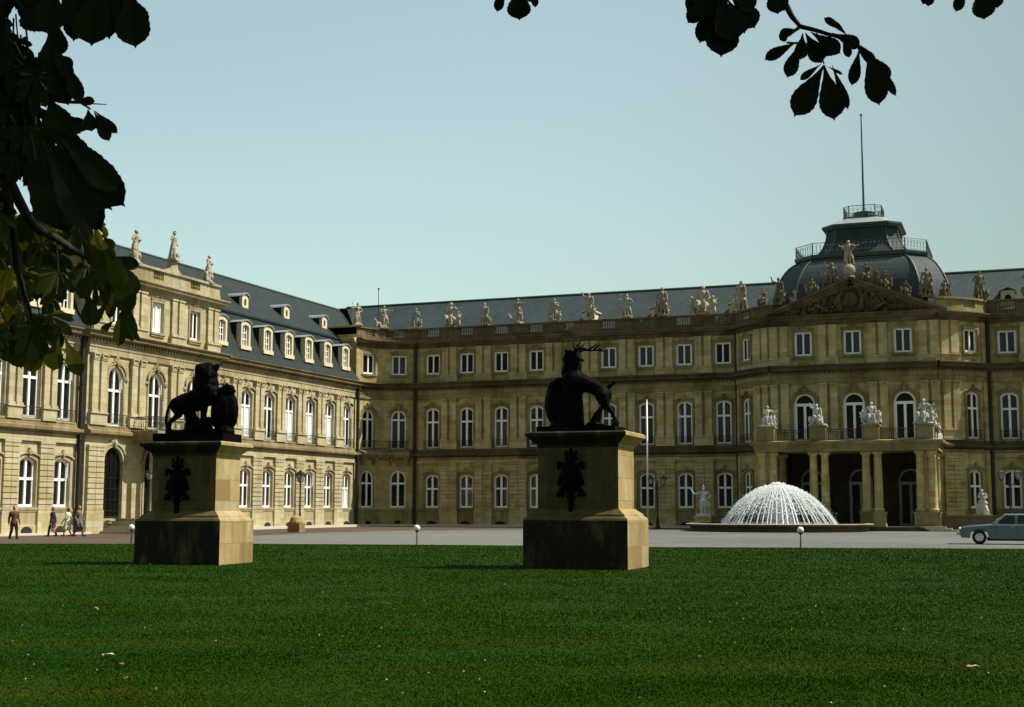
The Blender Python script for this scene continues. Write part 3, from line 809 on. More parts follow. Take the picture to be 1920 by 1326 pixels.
# ================================================================ pediment
YP = YF - .45; A = Vector((CX - .0, 20.02)); L_ = Vector((CX - 7.35, 17.12)); R_ = Vector((CX + 7.35, 17.12))
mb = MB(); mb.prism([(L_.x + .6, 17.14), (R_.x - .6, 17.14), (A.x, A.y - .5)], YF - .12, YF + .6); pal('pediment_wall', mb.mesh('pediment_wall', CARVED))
mb = MB()
for a, b in ((L_, A), (A, R_)):
    d = (b - a).normalized(); n = Vector((-d.y, d.x))
    if n.y < 0: n = -n
    for lo, hi, y0 in ((-.62, -.36, YF - .28), (-.36, -.14, YF - .50), (-.14, .06, YF - .78)):
        poly = [a + n * lo, b + n * lo, b + n * hi, a + n * hi]
        e = .0
        mb.prism([tuple(q) for q in poly], y0, YF + .55)
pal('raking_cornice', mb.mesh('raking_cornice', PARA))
mb = MB(); mb.sweep([(L_.x, YF - .02), (R_.x, YF - .02)], [(0, 16.9), (.5, 16.95), (.74, 17.08), (.74, 17.14), (.0, 17.2)]); pal('pediment_base', mb.mesh('pediment_base', PARA))
rl = MB(); r2 = random.Random(11)
for i in range(260):
    u = r2.uniform(-1, 1); h = (1 - abs(u)) * 2.3
    if h < .25: continue
    z = 17.3 + r2.random() * (h - .2); x = CX + u * 5.9; r = r2.uniform(.07, .24)
    rl.blob((x, YF - .16, z), (r, r2.uniform(.12, .30), r * r2.uniform(.7, 1.6)), 8, 5, .25, r2)
rl.blob((CX, YF - .2, 18.35), (.55, .28, .68), 14, 8); 
for sx in (-1, 1):                                                           # supporters on both sides of the shield
    ball_cone((CX + sx * .8, YF - .3, 17.5), (CX + sx * .95, YF - .34, 18.5), .22, .16, rl); ball_cone((CX + sx * .95, YF - .36, 18.5), (CX + sx * .65, YF - .4, 18.95), .14, .1, rl)
    ball_cone((CX + sx * 1.9, YF - .3, 17.45), (CX + sx * 2.6, YF - .4, 17.9), .18, .16, rl); ball_cone((CX + sx * 2.6, YF - .4, 17.9), (CX + sx * 3.3, YF - .35, 17.5), .12, .08, rl)
    rl.blob((CX + sx * 2.5, YF - .42, 18.2), (.15, .15, .17), 8, 6)
pal('pediment_relief', rl.mesh('pediment_relief', CARVED, True))

# ================================================================ roofs
def slab_poly(pts, name, mat=SLATE, thick=.12):
    mb = MB(); n = len(pts); a = [Vector(p) for p in pts]; nn = (a[1] - a[0]).cross(a[2] - a[0]).normalized()
    mb.add(a + [p - nn * thick for p in a], [tuple(range(n)), tuple(reversed(range(n, 2 * n)))] + [(i, i + n, (i + 1) % n + n, (i + 1) % n) for i in range(n)])
    pal(name, mb.mesh(name, mat))
RX, RZ, RY, RZM = -63.6, 21.35, 119.4, 21.55
XB0, XB1 = -56.05, -57.95; ZB0, ZB1 = 13.16, 16.95
def wing_roof(y0, y1):
    mb = MB()
    for ya, yb in ((y0, y1),):
        prof = [(XB0, ZB0), (-56.55, 13.75), (-57.0, 14.6), (XB1, ZB1)]
        for i in range(3):
            (xa, za), (xb, zb) = prof[i], prof[i + 1]
            mb.quad((xa, ya, za), (xa, yb, za), (xb, yb, zb), (xb, ya, zb))
        mb.box(XB1 - .1, XB1 + .14, ya, yb, ZB1 - .06, ZB1 + .10)
    pal('mansard_roof', mb.mesh('mansard_roof', SLATE))
wing_roof(56, 71.1); wing_roof(86.1, 109.4)
# upper slope of the wing, hip to the valley with the main roof
slab_poly([(XB1, 56, ZB1 + .02), (XB1, 118.9, ZB1 + .02), (RX, 119.2, RZ), (RX, 56, RZ)], 'wing_roof')
slab_poly([(RX, 56, RZ), (RX, 119.4, RZ), (-69, 119.4, 15), (-69, 56, 15)], 'wing_roof')
slab_poly([(XR - .25, 71.2, 17.3), (XR - .25, 86.0, 17.3), (-60.5, 86.0, 19.0), (-60.5, 71.2, 19.0)], 'wing_roof')
# main roof
slab_poly([(-58.6, YM + .4, 17.25), (10, YM + .4, 17.25), (10, RY, RZM), (-62.8, RY, RZM)], 'main_roof', SLATE2)
slab_poly([(-57.6, 109.6, 17.22), (-56.7, 109.6, 17.22), (-56.15, 111.6, 17.22), (-54.7, 113.2, 17.22), (-52.6, YM + .42, 17.22), (-58.4, YM + .42, 17.22)], 'main_roof', SLATE2)
slab_poly([(10, RY, RZM), (10, RY + 6, 17.2), (-69, RY + 6, 17.2), (-64, RY, RZM)], 'main_roof')
mb = MB(); mb.tube([(-62.8, RY, RZM + .04), (10, RY, RZM + .04)], .11, 6); mb.tube([(RX, 56, RZ + .03), (RX, 119.2, RZ + .03)], .11, 6)
pal('ridge_capping', mb.mesh('ridge_capping', COPPER))
mb = MB(); mb.tube([(-56.4, 113.6, 18.2), (-56.4, 113.6, 22.2)], .035, 5); mb.blob((-56.4, 113.6, 22.25), (.09, .09, .12)); pal('lightning_rod', mb.mesh('lightning_rod', IRON))

# dome over the pavilion
def oct_ring(h, z, ch=.30, cx=CX + .42, cy=117.4, fx=1.0):
    c = h * ch
    return [(cx + x * fx, cy + y, z) for x, y in ((-h + c, -h), (h - c, -h), (h, -h + c), (h, h - c), (h - c, h), (-h + c, h), (-h, h - c), (-h, -h + c))]
def rings(mb, rr, cap=True):
    b = len(mb.v)
    for r in rr: mb.v += r
    for i in range(len(rr) - 1):
        for k in range(8): mb.f.append((b + i * 8 + k, b + i * 8 + (k + 1) % 8, b + (i + 1) * 8 + (k + 1) % 8, b + (i + 1) * 8 + k))
    if cap: mb.f.append(tuple(b + (len(rr) - 1) * 8 + k for k in range(8)))
dome = MB(); pr = []
for i in range(11):
    t = i / 10; a = t * R(78)
    pr.append(oct_ring(5.12 + 2.03 * (math.cos(a) - math.cos(R(78))) / (1 - math.cos(R(78))), 17.4 + 4.75 * math.sin(a) / math.sin(R(78))))
rings(dome, pr); pal('dome_roof', dome.mesh('dome_roof', SLATE2))
for k in range(8):
    hip = MB(); hip.tube([p[k] for p in pr], .10, 6); pal('dome_hip', hip.mesh('dome_hip', COPPER, True))
mb = MB(); rings(mb, [oct_ring(5.0, 22.10), oct_ring(5.35, 22.22), oct_ring(5.42, 22.42), oct_ring(5.42, 22.55), oct_ring(5.0, 22.6)]); pal('dome_ledge', mb.mesh('dome_ledge', COPPER))
mb = MB(); rings(mb, [oct_ring(5.16, 21.96), oct_ring(5.22, 22.12)], False); pal('dome_ledge_band', mb.mesh('dome_ledge_band', CREAM))
up = MB(); pu = []
for i in range(9):
    t = i / 8; pu.append(oct_ring(2.88 + 1.2 * (1 - t) ** 2.6, 22.55 + 2.72 * t))
rings(up, pu); pal('lantern_roof', up.mesh('lantern_roof', SLATE2))
for k in range(8):
    mb = MB(); mb.tube([p[k] for p in pu], .08, 6); pal('lantern_hip', mb.mesh('lantern_hip', COPPER, True))
mb = MB(); rings(mb, [oct_ring(2.95, 25.14), oct_ring(3.22, 25.26), oct_ring(3.24, 25.42), oct_ring(2.0, 26.05), oct_ring(1.6, 26.22)]); pal('lantern_cap', mb.mesh('lantern_cap', LEAD))
mb = MB(); rings(mb, [oct_ring(3.16, 25.15), oct_ring(3.29, 25.27), oct_ring(3.29, 25.43), oct_ring(3.16, 25.48)], False); pal('lantern_eaves', mb.mesh('lantern_eaves', COPPER))
mb = MB(); rings(mb, [oct_ring(1.55, 26.12), oct_ring(1.64, 26.2), oct_ring(1.64, 26.34)]); mb.lathe([(.9, 26.34), (.85, 26.85), (.92, 26.9), (.3, 27.05), (0.02, 27.06)], 12, (CX + .42, 117.4, 0)); pal('lookout_deck', mb.mesh('lookout_deck', COPPER))
def ring_rail(h, z, hh, name):
    mb = MB(); r = oct_ring(h, z); n = 8
    for k in range(8):
        a, b = Vector(r[k]), Vector(r[(k + 1) % 8]); m = max(3, int((b - a).length / .32)); upv = Vector((0, 0, hh))
        mb.tube([a + upv, b + upv], .028, 5); mb.tube([a + upv * .12, b + upv * .12], .02, 5)
        for i in range(m):
            p = a.lerp(b, i / m); mb.tube([p, p + upv], .014 if i else .045, 4)
            c = a.lerp(b, (i + .5) / m); t = (b - a).normalized()
            mb.tube([c + t * .12 * math.cos(q) + Vector((0, 0, hh * (.55 + .3 * math.sin(q)))) for q in [j * .8 for j in range(8)]], .013, 4)
    pal(name, mb.mesh(name, IRON))
ring_rail(5.28, 22.58, .95, 'roof_railing'); ring_rail(1.55, 26.32, .95, 'roof_railing')
mb = MB(); mb.tube([(CX + .42, 117.4, 27.0), (CX + .42, 117.4, 35.55)], [.10, .05], 8); mb.blob((CX + .42, 117.4, 35.6), (.12, .12, .1))
pal('flagpole', mb.mesh('flagpole', COPPER))

# ---- dormers
dframe = MB(); dw, dh = 1.36, 1.80
strip(dframe, [(-dw / 2 + .22, .2)] + [(x, z) for x, z in arch_pts(dw - .44, dh - .1, .16)] + [(dw / 2 - .22, .2)],
      [(-dw / 2, 0)] + [(x * 1.0, z) for x, z in arch_pts(dw, dh + .12, .26)] + [(dw / 2, 0)], -.14, .3)
dframe.box(-dw / 2 - .08, dw / 2 + .08, -.22, .3, -.10, .2)
dfr_me = dframe.mesh('dormer', CREAM)
dsash = MB(); dsash.box(-.04, .04, .02, .09, .2, 1.8); dsash.box(-.36, -.30, .02, .09, .2, 1.75); dsash.box(.30, .36, .02, .09, .2, 1.75)
for z in (.22, .75, 1.25): dsash.box(-.34, .34, .03, .08, z - .03, z + .03)
dsash_me = dsash.mesh('sash', WHITE)
def flatpoly(pts, y): m_ = MB(); m_.add([(x, y, z) for x, z in pts], [tuple(range(len(pts)))]); return m_
dpane_me = flatpoly([(-.38, .15)] + arch_pts(.78, 1.66, .16) + [(.38, .15)], .10).mesh('pane', GLASSD)
dchk_ = 0; dchk = MB(); rfp = arch_pts(dw - .06, dh + .08, .24)
for sx in (-1, 1): dchk.quad((sx * (dw / 2 - .04), .0, .0), (sx * (dw / 2 - .04), 1.6, .0), (sx * (dw / 2 - .04), 1.6, dh + .1), (sx * (dw / 2 - .04), 0, dh + .1))
dchk_me = []
for sx in (-1, 1):
    m_ = MB(); m_.quad((sx * (dw / 2 - .04), .0, .0), (sx * (dw / 2 - .04), 1.6, .0), (sx * (dw / 2 - .04), 1.6, dh + .1), (sx * (dw / 2 - .04), 0, dh + .1)); dchk_me.append(m_.mesh('cheek', SLATE))
drf = MB(); rp = [(x * 1.18, z + .10) for x, z in arch_pts(dw, dh + .12, .26)]
for i in range(len(rp) - 1):
    a, b = rp[i], rp[i + 1]
    drf.quad((a[0], -.24, a[1]), (b[0], -.24, b[1]), (b[0], 1.9, b[1]), (a[0], 1.9, a[1])); drf.quad((a[0], -.24, a[1] - .09), (b[0], -.24, b[1] - .09), (b[0], -.24, b[1]), (a[0], -.24, a[1]))
drf_me = drf.mesh('dormer_roof', LEAD)
def dormer(y):
    o = pal('dormer', dfr_me, (XW - .25, y, 14.05), math.pi / 2)
    pal('sash', dsash_me, parent=o); pal('pane', dpane_me, parent=o); [pal('cheek', q_, parent=o) for q_ in dchk_me]; pal('dormer_roof', drf_me, parent=o)
for k in range(7): dormer(87.45 + 3.35 * k)
for y in (57.1, 60.2, 63.3, 66.42, 69.5): dormer(y)
# small attic dormers
sf = MB(); strip(sf, [(-.16, .3)] + arch_pts(.32, .75, .12) + [(.16, .3)], [(-.47, 0)] + arch_pts(.94, .95, .34) + [(.47, 0)], -.08, .2); sf.box(-.42, .42, -.12, .2, -.06, .3)
sf_me = sf.mesh('attic_dormer', CREAM); sp_me = flatpoly([(-.17, .2)] + arch_pts(.34, .76, .12) + [(.17, .2)], .05).mesh('pane', GLASSD)
sr = MB(); rp = [(x * 1.22, z + .08) for x, z in arch_pts(.94, .95, .34)]
for i in range(len(rp) - 1):
    a, b = rp[i], rp[i + 1]; sr.quad((a[0], -.2, a[1]), (b[0], -.2, b[1]), (b[0], 2.6, b[1]), (a[0], 2.6, a[1])); sr.quad((a[0], -.2, a[1] - .1), (b[0], -.2, b[1] - .1), (b[0], -.2, b[1]), (a[0], -.2, a[1]))
sr_me = sr.mesh('dormer_roof', LEAD)
sc = MB()
for sx in (-1, 1): sc.quad((sx * .36, 0, 0), (sx * .36, 2.3, 0), (sx * .36, 2.3, 1.0), (sx * .36, 0, 1.0))
sc_me = []
for sx in (-1, 1):
    m_ = MB(); m_.quad((sx * .44, 0, 0), (sx * .44, 2.3, 0), (sx * .44, 2.3, 1.0), (sx * .44, 0, 1.0)); sc_me.append(m_.mesh('cheek', SLATE))
def attic(y):
    o = pal('attic_dormer', sf_me, (-59.35, y, 17.85), math.pi / 2)
    pal('pane', sp_me, parent=o); pal('dormer_roof', sr_me, parent=o); [pal('cheek', q_, parent=o) for q_ in sc_me]
for y in (59.5, 65.2, 94.9, 101.6, 108.4): attic(y)
# oculus dormers behind the parapet of the main front
of = MB(); n = 20; inn = [(.26 * math.cos(2 * math.pi * k / n), .78 + .30 * math.sin(2 * math.pi * k / n)) for k in range(n + 1)]
def sq(c, s_):
    m = max(abs(c), abs(s_)); return (c / m * .55, .78 + s_ / m * .62)
outp = [sq(math.cos(2 * math.pi * k / n), math.sin(2 * math.pi * k / n)) for k in range(n + 1)]
strip(of, inn, outp, -.1, .15)
for i, (x0, x1) in enumerate(((-.7, 0), (0, .7))): of.prism([(x0, 1.38 + (.28 if x0 == 0 else 0)), (x1, 1.38 + (.28 if x1 == 0 else 0)), (x1, 1.5 + (.28 if x1 == 0 else 0)), (x0, 1.5 + (.28 if x0 == 0 else 0))], -.2, 1.6)
of.box(-.55, .55, -.02, .15, 0, .2); of.box(-.55, -.45, .15, 1.4, .1, 1.4); of.box(.45, .55, .15, 1.4, .1, 1.4)
of_me = of.mesh('oculus_dormer', CREAM)
op_me = flatpoly([(.28 * math.cos(2 * math.pi * k / 16), .78 + .31 * math.sin(2 * math.pi * k / 16)) for k in range(16)], .05).mesh('pane', GLASSD)
for x in (-36.0, -29.7, -22.75, -.65):
    o = pal('oculus_dormer', of_me, (x, YM + 1.35, 17.75), 0); pal('pane', op_me, parent=o)

# ---- balcony and steps of the wing pavilion
mb = MB(); by0, by1 = 75.9, 80.9
mb.box(XR, XR + 2.0, by0, by1, 6.35, 6.72); mb.sweep([(XR, by0), (XR + 2.0, by0), (XR + 2.0, by1), (XR, by1)], [(0, 6.1), (.1, 6.15), (.25, 6.4), (.32, 6.6), (.32, 6.75), (-.3, 6.76)], False)
pal('balcony', mb.mesh('balcony', TRIM))
pal('balcony_railing', iron_rail((XR + 2.0, by0), (XR + 2.0, by1), 6.76, 7.70)); pal('balcony_railing', iron_rail((XR + .05, by0), (XR + 2.0, by0), 6.76, 7.70))
for y in (by0 + .5, by0 + 1.5, by1 - 1.5, by1 - .5):
    mb = MB(); mb.lathe([(.36, .98), (.36, 1.2), (.30, 1.25), (.28, 2.5), (.24, 5.7), (.33, 5.8), (.33, 6.12)], 14); pal('column', mb.mesh('column', STONE, True), (XR + 1.45, y, 0))
mb = MB()
for k in range(6):
    e = .36 * k; mb.box(XR, XR + 4.4 - e, 72.6 + e, 84.4 - e, .16 * k + (.002 if k else 0), .16 * (k + 1))
mb.box(XR + .01, XR + 2.3, by0 - 1.6, by1 + 1.6, .96, .965)
pal('steps', mb.mesh('steps', STEP))
# ---- small balcony on the corner
mb = MB(); pts = [FC.P(a) for a in steps(.5, FC.L - .5, .4)]; mb.sweep(pts, [(0, 6.15), (.4, 6.2), (.75, 6.5), (.78, 6.68), (0, 6.98)]); pal('balcony', mb.mesh('balcony', TRIM))
mb = MB()
for i in range(len(pts) - 1):
    pass
for a in (.8, 2.4, 4.1, 5.7):
    mb = MB()
    for k in range(3): mb.box(a - .14, a + .14, -.3 - .2 * k, 0, 5.6 + .19 * k, 5.79 + .19 * k - .002, FC.xf)
    pal('bracket', mb.mesh('bracket', TRIM))
mb = MB(); q = [FC.P(a, -.7, 7.75) for a in steps(.5, FC.L - .5, .4)]; mb.tube(q, .03, 5); mb.tube([p - Vector((0, 0, .7)) for p in q], .025, 5)
for a in steps(.5, FC.L - .5, .16): mb.tube([FC.P(a, -.7, 7.0), FC.P(a, -.7, 7.75)], .012, 4)
pal('balcony_railing', mb.mesh('balcony_railing', IRON))
# ---- ramp walls in front of the pavilion
for sx in (-1, 1):
    mb = MB(); x0 = px_c + sx * 6.9; x1 = px_c + sx * 10.6
    a, b = min(x0, x1), max(x0, x1); mb.box(a, b, PYF - .1, PYF + .35, 0, 1.05); mb.box(a - .05, b + .05, PYF - .18, PYF + .43, 1.05, 1.17)
    pal('ramp_wall', mb.mesh('ramp_wall', PARA))
mb = MB()
for k in range(3): mb.box(-6.6 - .3 * k, -4.6 - .42 * k, PYF - 1.6 + .2 * k, PYF - .25, .12 * k, .12 * (k + 1))
pal('steps', mb.mesh('steps', STEP))
# ================================================================ ground
def ground_mat(name, c1, c2, scale=3, bumpy=.4, c3=None, fine=60, grain=.8):
    m, n, b = new_mat(name); pos = geo_pos(n); a = noise(n, pos, scale * .06, 5, .6); f = noise(n, pos, fine, 3, .7); md = noise(n, pos, scale, 5, .65)
    col = ramp(n, a, [(.35, c1), (.62, c2)])
    col = mix(n, ramp(n, md, [(.4, (0, 0, 0)), (.7, (.6, .6, .6))]), col, c3 or tuple(x * .7 for x in c1))
    col = mix(n, grain, col, ramp(n, f, [(.3, (.62, .62, .62)), (.72, (1.35, 1.35, 1.35))]), 'MULTIPLY')
    n.links.new(col, b.inputs['Base Color']); b.inputs['Roughness'].default_value = .95; b.inputs['Specular IOR Level'].default_value = .1
    bump(n, b, f, bumpy, .02); return m
GRAVEL = ground_mat('reddish_gravel', (.088, .060, .045), (.12, .085, .068))
ASPH = ground_mat('pale_asphalt', (.115, .128, .12), (.185, .175, .16), c3=(.085, .10, .098), scale=.8)
LAWN = ground_mat('lawn_soil', (.009, .037, .0006), (.020, .043, .001), c3=(.007, .028, .0005), scale=3, fine=30, grain=.35, bumpy=.15)
def sheet(name, pts, z, mat):
    mb = MB(); mb.add([(x, y, z) for x, y in pts], [tuple(range(len(pts)))]); return tag(mb.build(name, mat), kind='structure')
sheet('ground', [(-1500, -1500), (1500, -1500), (1500, 1500), (-1500, 1500)], 0, GRAVEL)
road_pts = [(-39.5, 56.6), (-43.0, 69), (-44.6, 81.5), (-42.5, 92), (-37.5, 99.5), (-30.0, 103.2), (-20, 103.6), (-6, 103.2), (25, 103.4), (25, 64.6), (-2.5, 60.7), (-14.5, 57.6), (-21.2, 57.0), (-32.4, 55.2)]
sheet('road', road_pts, .004, ASPH)
LE = [(-75, 38.5), (-55, 46.2), (-43.84, 50.3), (-32.4, 54.2), (-24, 55.8), (-14.5, 56.2), (-2.6, 58.9), (10, 60.6), (40, 64.5)]
sheet('lawn', [(-75, -40)] + [(40, -40)] + LE[::-1], .012, LAWN)
mb = MB(); mb.sweep(LE, [(-.16, 0), (-.16, .035), (0, .035), (0, 0)]); tag(mb.build('kerb', STEP), kind='structure')
mb = MB(); pth = [(XW + .95, 56), (XW + .95, 71.5)]
KERB = plain('pale_kerb_stone', (.55, .50, .40), .8, vary=.15)
mb.sweep(pth, [(-1, 0), (-1, .12), (0, .12), (0, 0)])
mb.sweep([(XW + .9, 86.4), (XW + .9, 108.9), (-54.8, 111.2), (-52.6, YM - .9), (-23, YM - .9)], [(-1, 0), (-1, .2), (0, .2), (0, 0)])
tag(mb.build('pavement', KERB), kind='structure')

# grass blades, one mesh
rs = np.random.RandomState(4)
def lawn_ok(x, y): return y < np.interp(x, [p[0] for p in LE], [p[1] for p in LE]) - .05
GR, _n, _b = new_mat('grass_blade'); _p = geo_pos(_n)
_mp = _n.nodes.new('ShaderNodeMapping'); _mp.inputs['Rotation'].default_value = (0, 0, -CAM_Y); _n.links.new(_p, _mp.inputs[0])
_mp2 = _n.nodes.new('ShaderNodeMapping'); _mp2.inputs['Scale'].default_value = (.10, .55, 1); _n.links.new(_mp.outputs[0], _mp2.inputs[0])
_c0 = ramp(_n, noise(_n, _mp2.outputs[0], 1.0, 4, .6), [(.34, (.009, .034, .0005)), (.50, (.016, .050, .0006)), (.62, (.032, .053, .0008)), (.74, (.056, .052, .0015))])
_c1 = mix(_n, .7, _c0, ramp(_n, noise(_n, _p, 2.0, 3), [(.3, (.82, .82, .82)), (.7, (1.18, 1.18, 1.1))]), 'MULTIPLY')
_n.links.new(_c1, _b.inputs['Base Color']); _b.inputs['Roughness'].default_value = .9; _b.inputs['Specular IOR Level'].default_value = .0
def grass_points(n, z0, z1, pw):
    u = rs.rand(n); dep = (z0 ** (-pw) + u * (z1 ** (-pw) - z0 ** (-pw))) ** (-1 / pw)
    lat = (rs.rand(n) * 2 - 1) * dep * .43
    x = CAMH.x * lat + CAMD.x * dep; y = CAMH.y * lat + CAMD.y * dep
    ok = lawn_ok(x, y); return x[ok], y[ok], dep[ok]
x, y, dep = grass_points(700000, 9.0, 62.0, .45)
n = len(x); a = rs.rand(n) * 2 * np.pi; wd = (.0028 + .00028 * dep) * (0.7 + rs.rand(n) * .6)
patch = .75 + .35 * np.sin(x * 1.1 + 2 * np.sin(y * .7)) * np.sin(y * .9 + 1.3 * np.sin(x * .8)); h = (.007 + .012 * rs.rand(n)) * patch + .0004 * dep
lean = (rs.rand(n, 2) - .5) * .05
V = np.zeros((n, 3, 3), 'f4')
V[:, 0] = np.stack([x - np.cos(a) * wd, y - np.sin(a) * wd, np.full(n, .01)], 1)
V[:, 1] = np.stack([x + np.cos(a) * wd, y + np.sin(a) * wd, np.full(n, .01)], 1)
V[:, 2] = np.stack([x + lean[:, 0], y + lean[:, 1], .012 + h], 1)
me = bpy.data.meshes.new('grass'); me.vertices.add(n * 3); me.vertices.foreach_set('co', V.ravel())
me.loops.add(n * 3); me.loops.foreach_set('vertex_index', np.arange(n * 3, dtype='i4'))
me.polygons.add(n); me.polygons.foreach_set('loop_start', np.arange(n, dtype='i4') * 3); me.polygons.foreach_set('loop_total', np.full(n, 3, 'i4'))
me.update(); me.materials.append(GR)
tag(link('grass', me), 'short dark green mown grass of the broad lawn', 'grass', kind='stuff')
DAISY = plain('daisy_white', (.72, .74, .66), .7, vary=.1)
mb = MB(); xs, ys, dd = grass_points(120, 10, 55, .1)
for X_, Y_, D_ in zip(xs, ys, dd):
    r = random.uniform(.005, .010) * (1 + D_ * .02); hh = random.uniform(.018, .028) + .0003 * D_; c = (X_, Y_, hh)
    ring = [(X_ + r * math.cos(k * 1.05), Y_ + r * math.sin(k * 1.05), hh + .004) for k in range(6)]
    mb.add(ring + [(X_, Y_, hh + .008)], [(k, (k + 1) % 6, 6) for k in range(6)]); mb.tube([(X_, Y_, .01), (X_, Y_, hh)], .002, 3, False)
tag(mb.build('daisies', DAISY), 'tiny white daisies dotted over the lawn', 'flowers', kind='stuff')

# ================================================================ stone figures
def statue_prims(sd, pose='stand', H=1.9, arms=None, wing=False):
    r = random.Random(sd); P = []; u = H
    def c(a, b, r0, r1): P.append(('c', tuple(k * u for k in a), tuple(k * u for k in b), r0 * u, r1 * u))
    def e(p, q, *rot): P.append(('e', tuple(k * u for k in p), tuple(k * u for k in q), *rot))
    sx = r.choice((-1, 1)); lean = .03 * sx
    if pose == 'stand':
        hip = (lean, 0, .52); ch = (-lean * .4, .0, .76)
        c((.06, -.01, .02), (.055 + lean, 0, .28), .042, .05); c((.055 + lean, 0, .28), (.045 + lean, 0, .5), .052, .075)
        c((-.07, -.05, .02), (-.06 + lean, -.05, .27), .042, .05); c((-.06 + lean, -.05, .27), (-.045 + lean, 0, .5), .052, .075)
        for s in (-1, 1): c((s * .065 + (0.01), -.03, .015), (s * .08, -.10, .012), .03, .022)
        nf = 7
        for k in range(nf):                                     # drapery folds falling from the waist
            th = math.pi * (k / (nf - 1)) + .1 * r.random(); rr = .10 + .03 * r.random()
            bx, by = math.cos(th) * rr * 1.2, math.sin(th) * rr
            c((lean + bx * .7, by * .6, .55), (bx * 1.35, by * 1.2 + .02, .02 + .12 * r.random()), .035, .03 + .015 * r.random())
        c((-.12 * sx, -.03, .60), (.12 * sx, -.05, .36), .035, .05)
        c((.10 * sx, .02, .80), (-.14 * sx, .06, .30), .05, .06)
    else:
        hip = (0, .02, .30); ch = (lean, .0, .56)
        for s in (-1, 1):
            c((s * .06, .0, .28), (s * .10, -.24, .30), .07, .055); c((s * .10, -.24, .30), (s * .09 + .04 * sx, -.24, .03), .052, .036)
            c((s * .09 + .04 * sx, -.24, .02), (s * .1 + .04 * sx, -.31, .015), .03, .022)
        for k in range(6): c((-.14 + .05 * k, .08, .26), (-.17 + .07 * k, .05 - .02 * k, .03), .07, .06)
        c((-.1, -.1, .26), (.12, -.22, .12), .06, .06); e((0, .03, .14), (.17, .15, .15))
    d = (ch[2] - hip[2])
    c(hip, (hip[0] * .5 + ch[0] * .5, 0, hip[2] + d * .5), .088, .072); c((hip[0] * .5 + ch[0] * .5, 0, hip[2] + d * .5), ch, .078, .092)
    e((ch[0], 0, ch[2] + .01), (.12, .075, .085))
    nk = (ch[0] + .005, -.005, ch[2] + .115); hd = (ch[0] + .012 * sx, -.015, ch[2] + .175)
    c((ch[0], 0, ch[2] + .06), nk, .045, .033); e(hd, (.050, .058, .066)); e((hd[0], hd[1] - .06, hd[2] - .005), (.012, .018, .018)); e((hd[0], hd[1] + .02, hd[2] + .02), (.060, .062, .06))
    if arms is None: arms = r.choice([('up', 'down'), ('down', 'fore'), ('fore', 'out'), ('hip', 'up'), ('hip', 'out'), ('fore', 'down')])
    for s, a in ((-1, arms[0]), (1, arms[1])):
        sh = (ch[0] + s * .125, 0, ch[2] + .055)
        if a == 'up': el = (sh[0] + s * .12, -.03, sh[2] + .06); ha = (el[0] + s * .04, -.06, el[2] + .16)
        elif a == 'down': el = (sh[0] + s * .05, .0, sh[2] - .16); ha = (el[0] + s * .02, -.06, el[2] - .14)
        elif a == 'fore': el = (sh[0] + s * .05, .0, sh[2] - .15); ha = (el[0] - s * .09, -.12, el[2] + .03)
        elif a == 'out': el = (sh[0] + s * .13, -.02, sh[2] - .07); ha = (el[0] + s * .13, -.06, el[2] + .04)
        else: el = (sh[0] + s * .11, .02, sh[2] - .13); ha = (el[0] - s * .10, -.03, el[2] - .08)
        c(sh, el, .044, .034); c(el, ha, .034, .024); e(ha, (.03, .03, .035))
    return P, u, hd, r
def companion(P, u, x, r, kind):
    def c(a, b, r0, r1): P.append(('c', tuple(k * u for k in a), tuple(k * u for k in b), r0 * u, r1 * u))
    def e(p, q, *rot): P.append(('e', tuple(k * u for k in p), tuple(k * u for k in q), *rot))
    s = 1 if x > 0 else -1
    if kind == 'putto':
        c((x, -.02, .16), (x, 0, .33), .065, .06); e((x, -.02, .44), (.05, .052, .056)); c((x - .03, -.02, .14), (x - .04, -.05, .02), .045, .035); c((x + .04, -.02, .14), (x + .07, -.07, .02), .045, .035)
        c((x, 0, .34), (x - s * .13, -.04, .40), .03, .025); c((x, 0, .34), (x + s * .1, -.05, .24), .03, .025); c((x + s * .03, .04, .3), (x + s * .1, .08, .42), .04, .02)
    elif kind == 'shield':
        e((x, -.08, .17), (.11, .035, .17), .25 * s); e((x, -.11, .17), (.05, .03, .07)); c((x, .0, .05), (x + s * .06, .0, .2), .06, .05)
    elif kind == 'urn':
        c((x, 0, .03), (x, 0, .12), .06, .04); e((x, 0, .22), (.085, .085, .11)); c((x, 0, .3), (x, 0, .37), .04, .06)
    elif kind == 'staff':
        c((x, -.06, .02), (x + s * .03, -.05, .98), .014, .012); e((x + s * .03, -.05, 1.0), (.03, .03, .045))
    elif kind == 'beast':
        c((x - s * .05, .02, .14), (x + s * .16, .0, .17), .09, .08); c((x + s * .16, 0, .18), (x + s * .22, -.03, .32), .06, .045); e((x + s * .26, -.04, .34), (.065, .045, .045))
        for dx in (-.02, .16): c((x + s * dx, -.06, .1), (x + s * dx, -.09, .02), .035, .03)
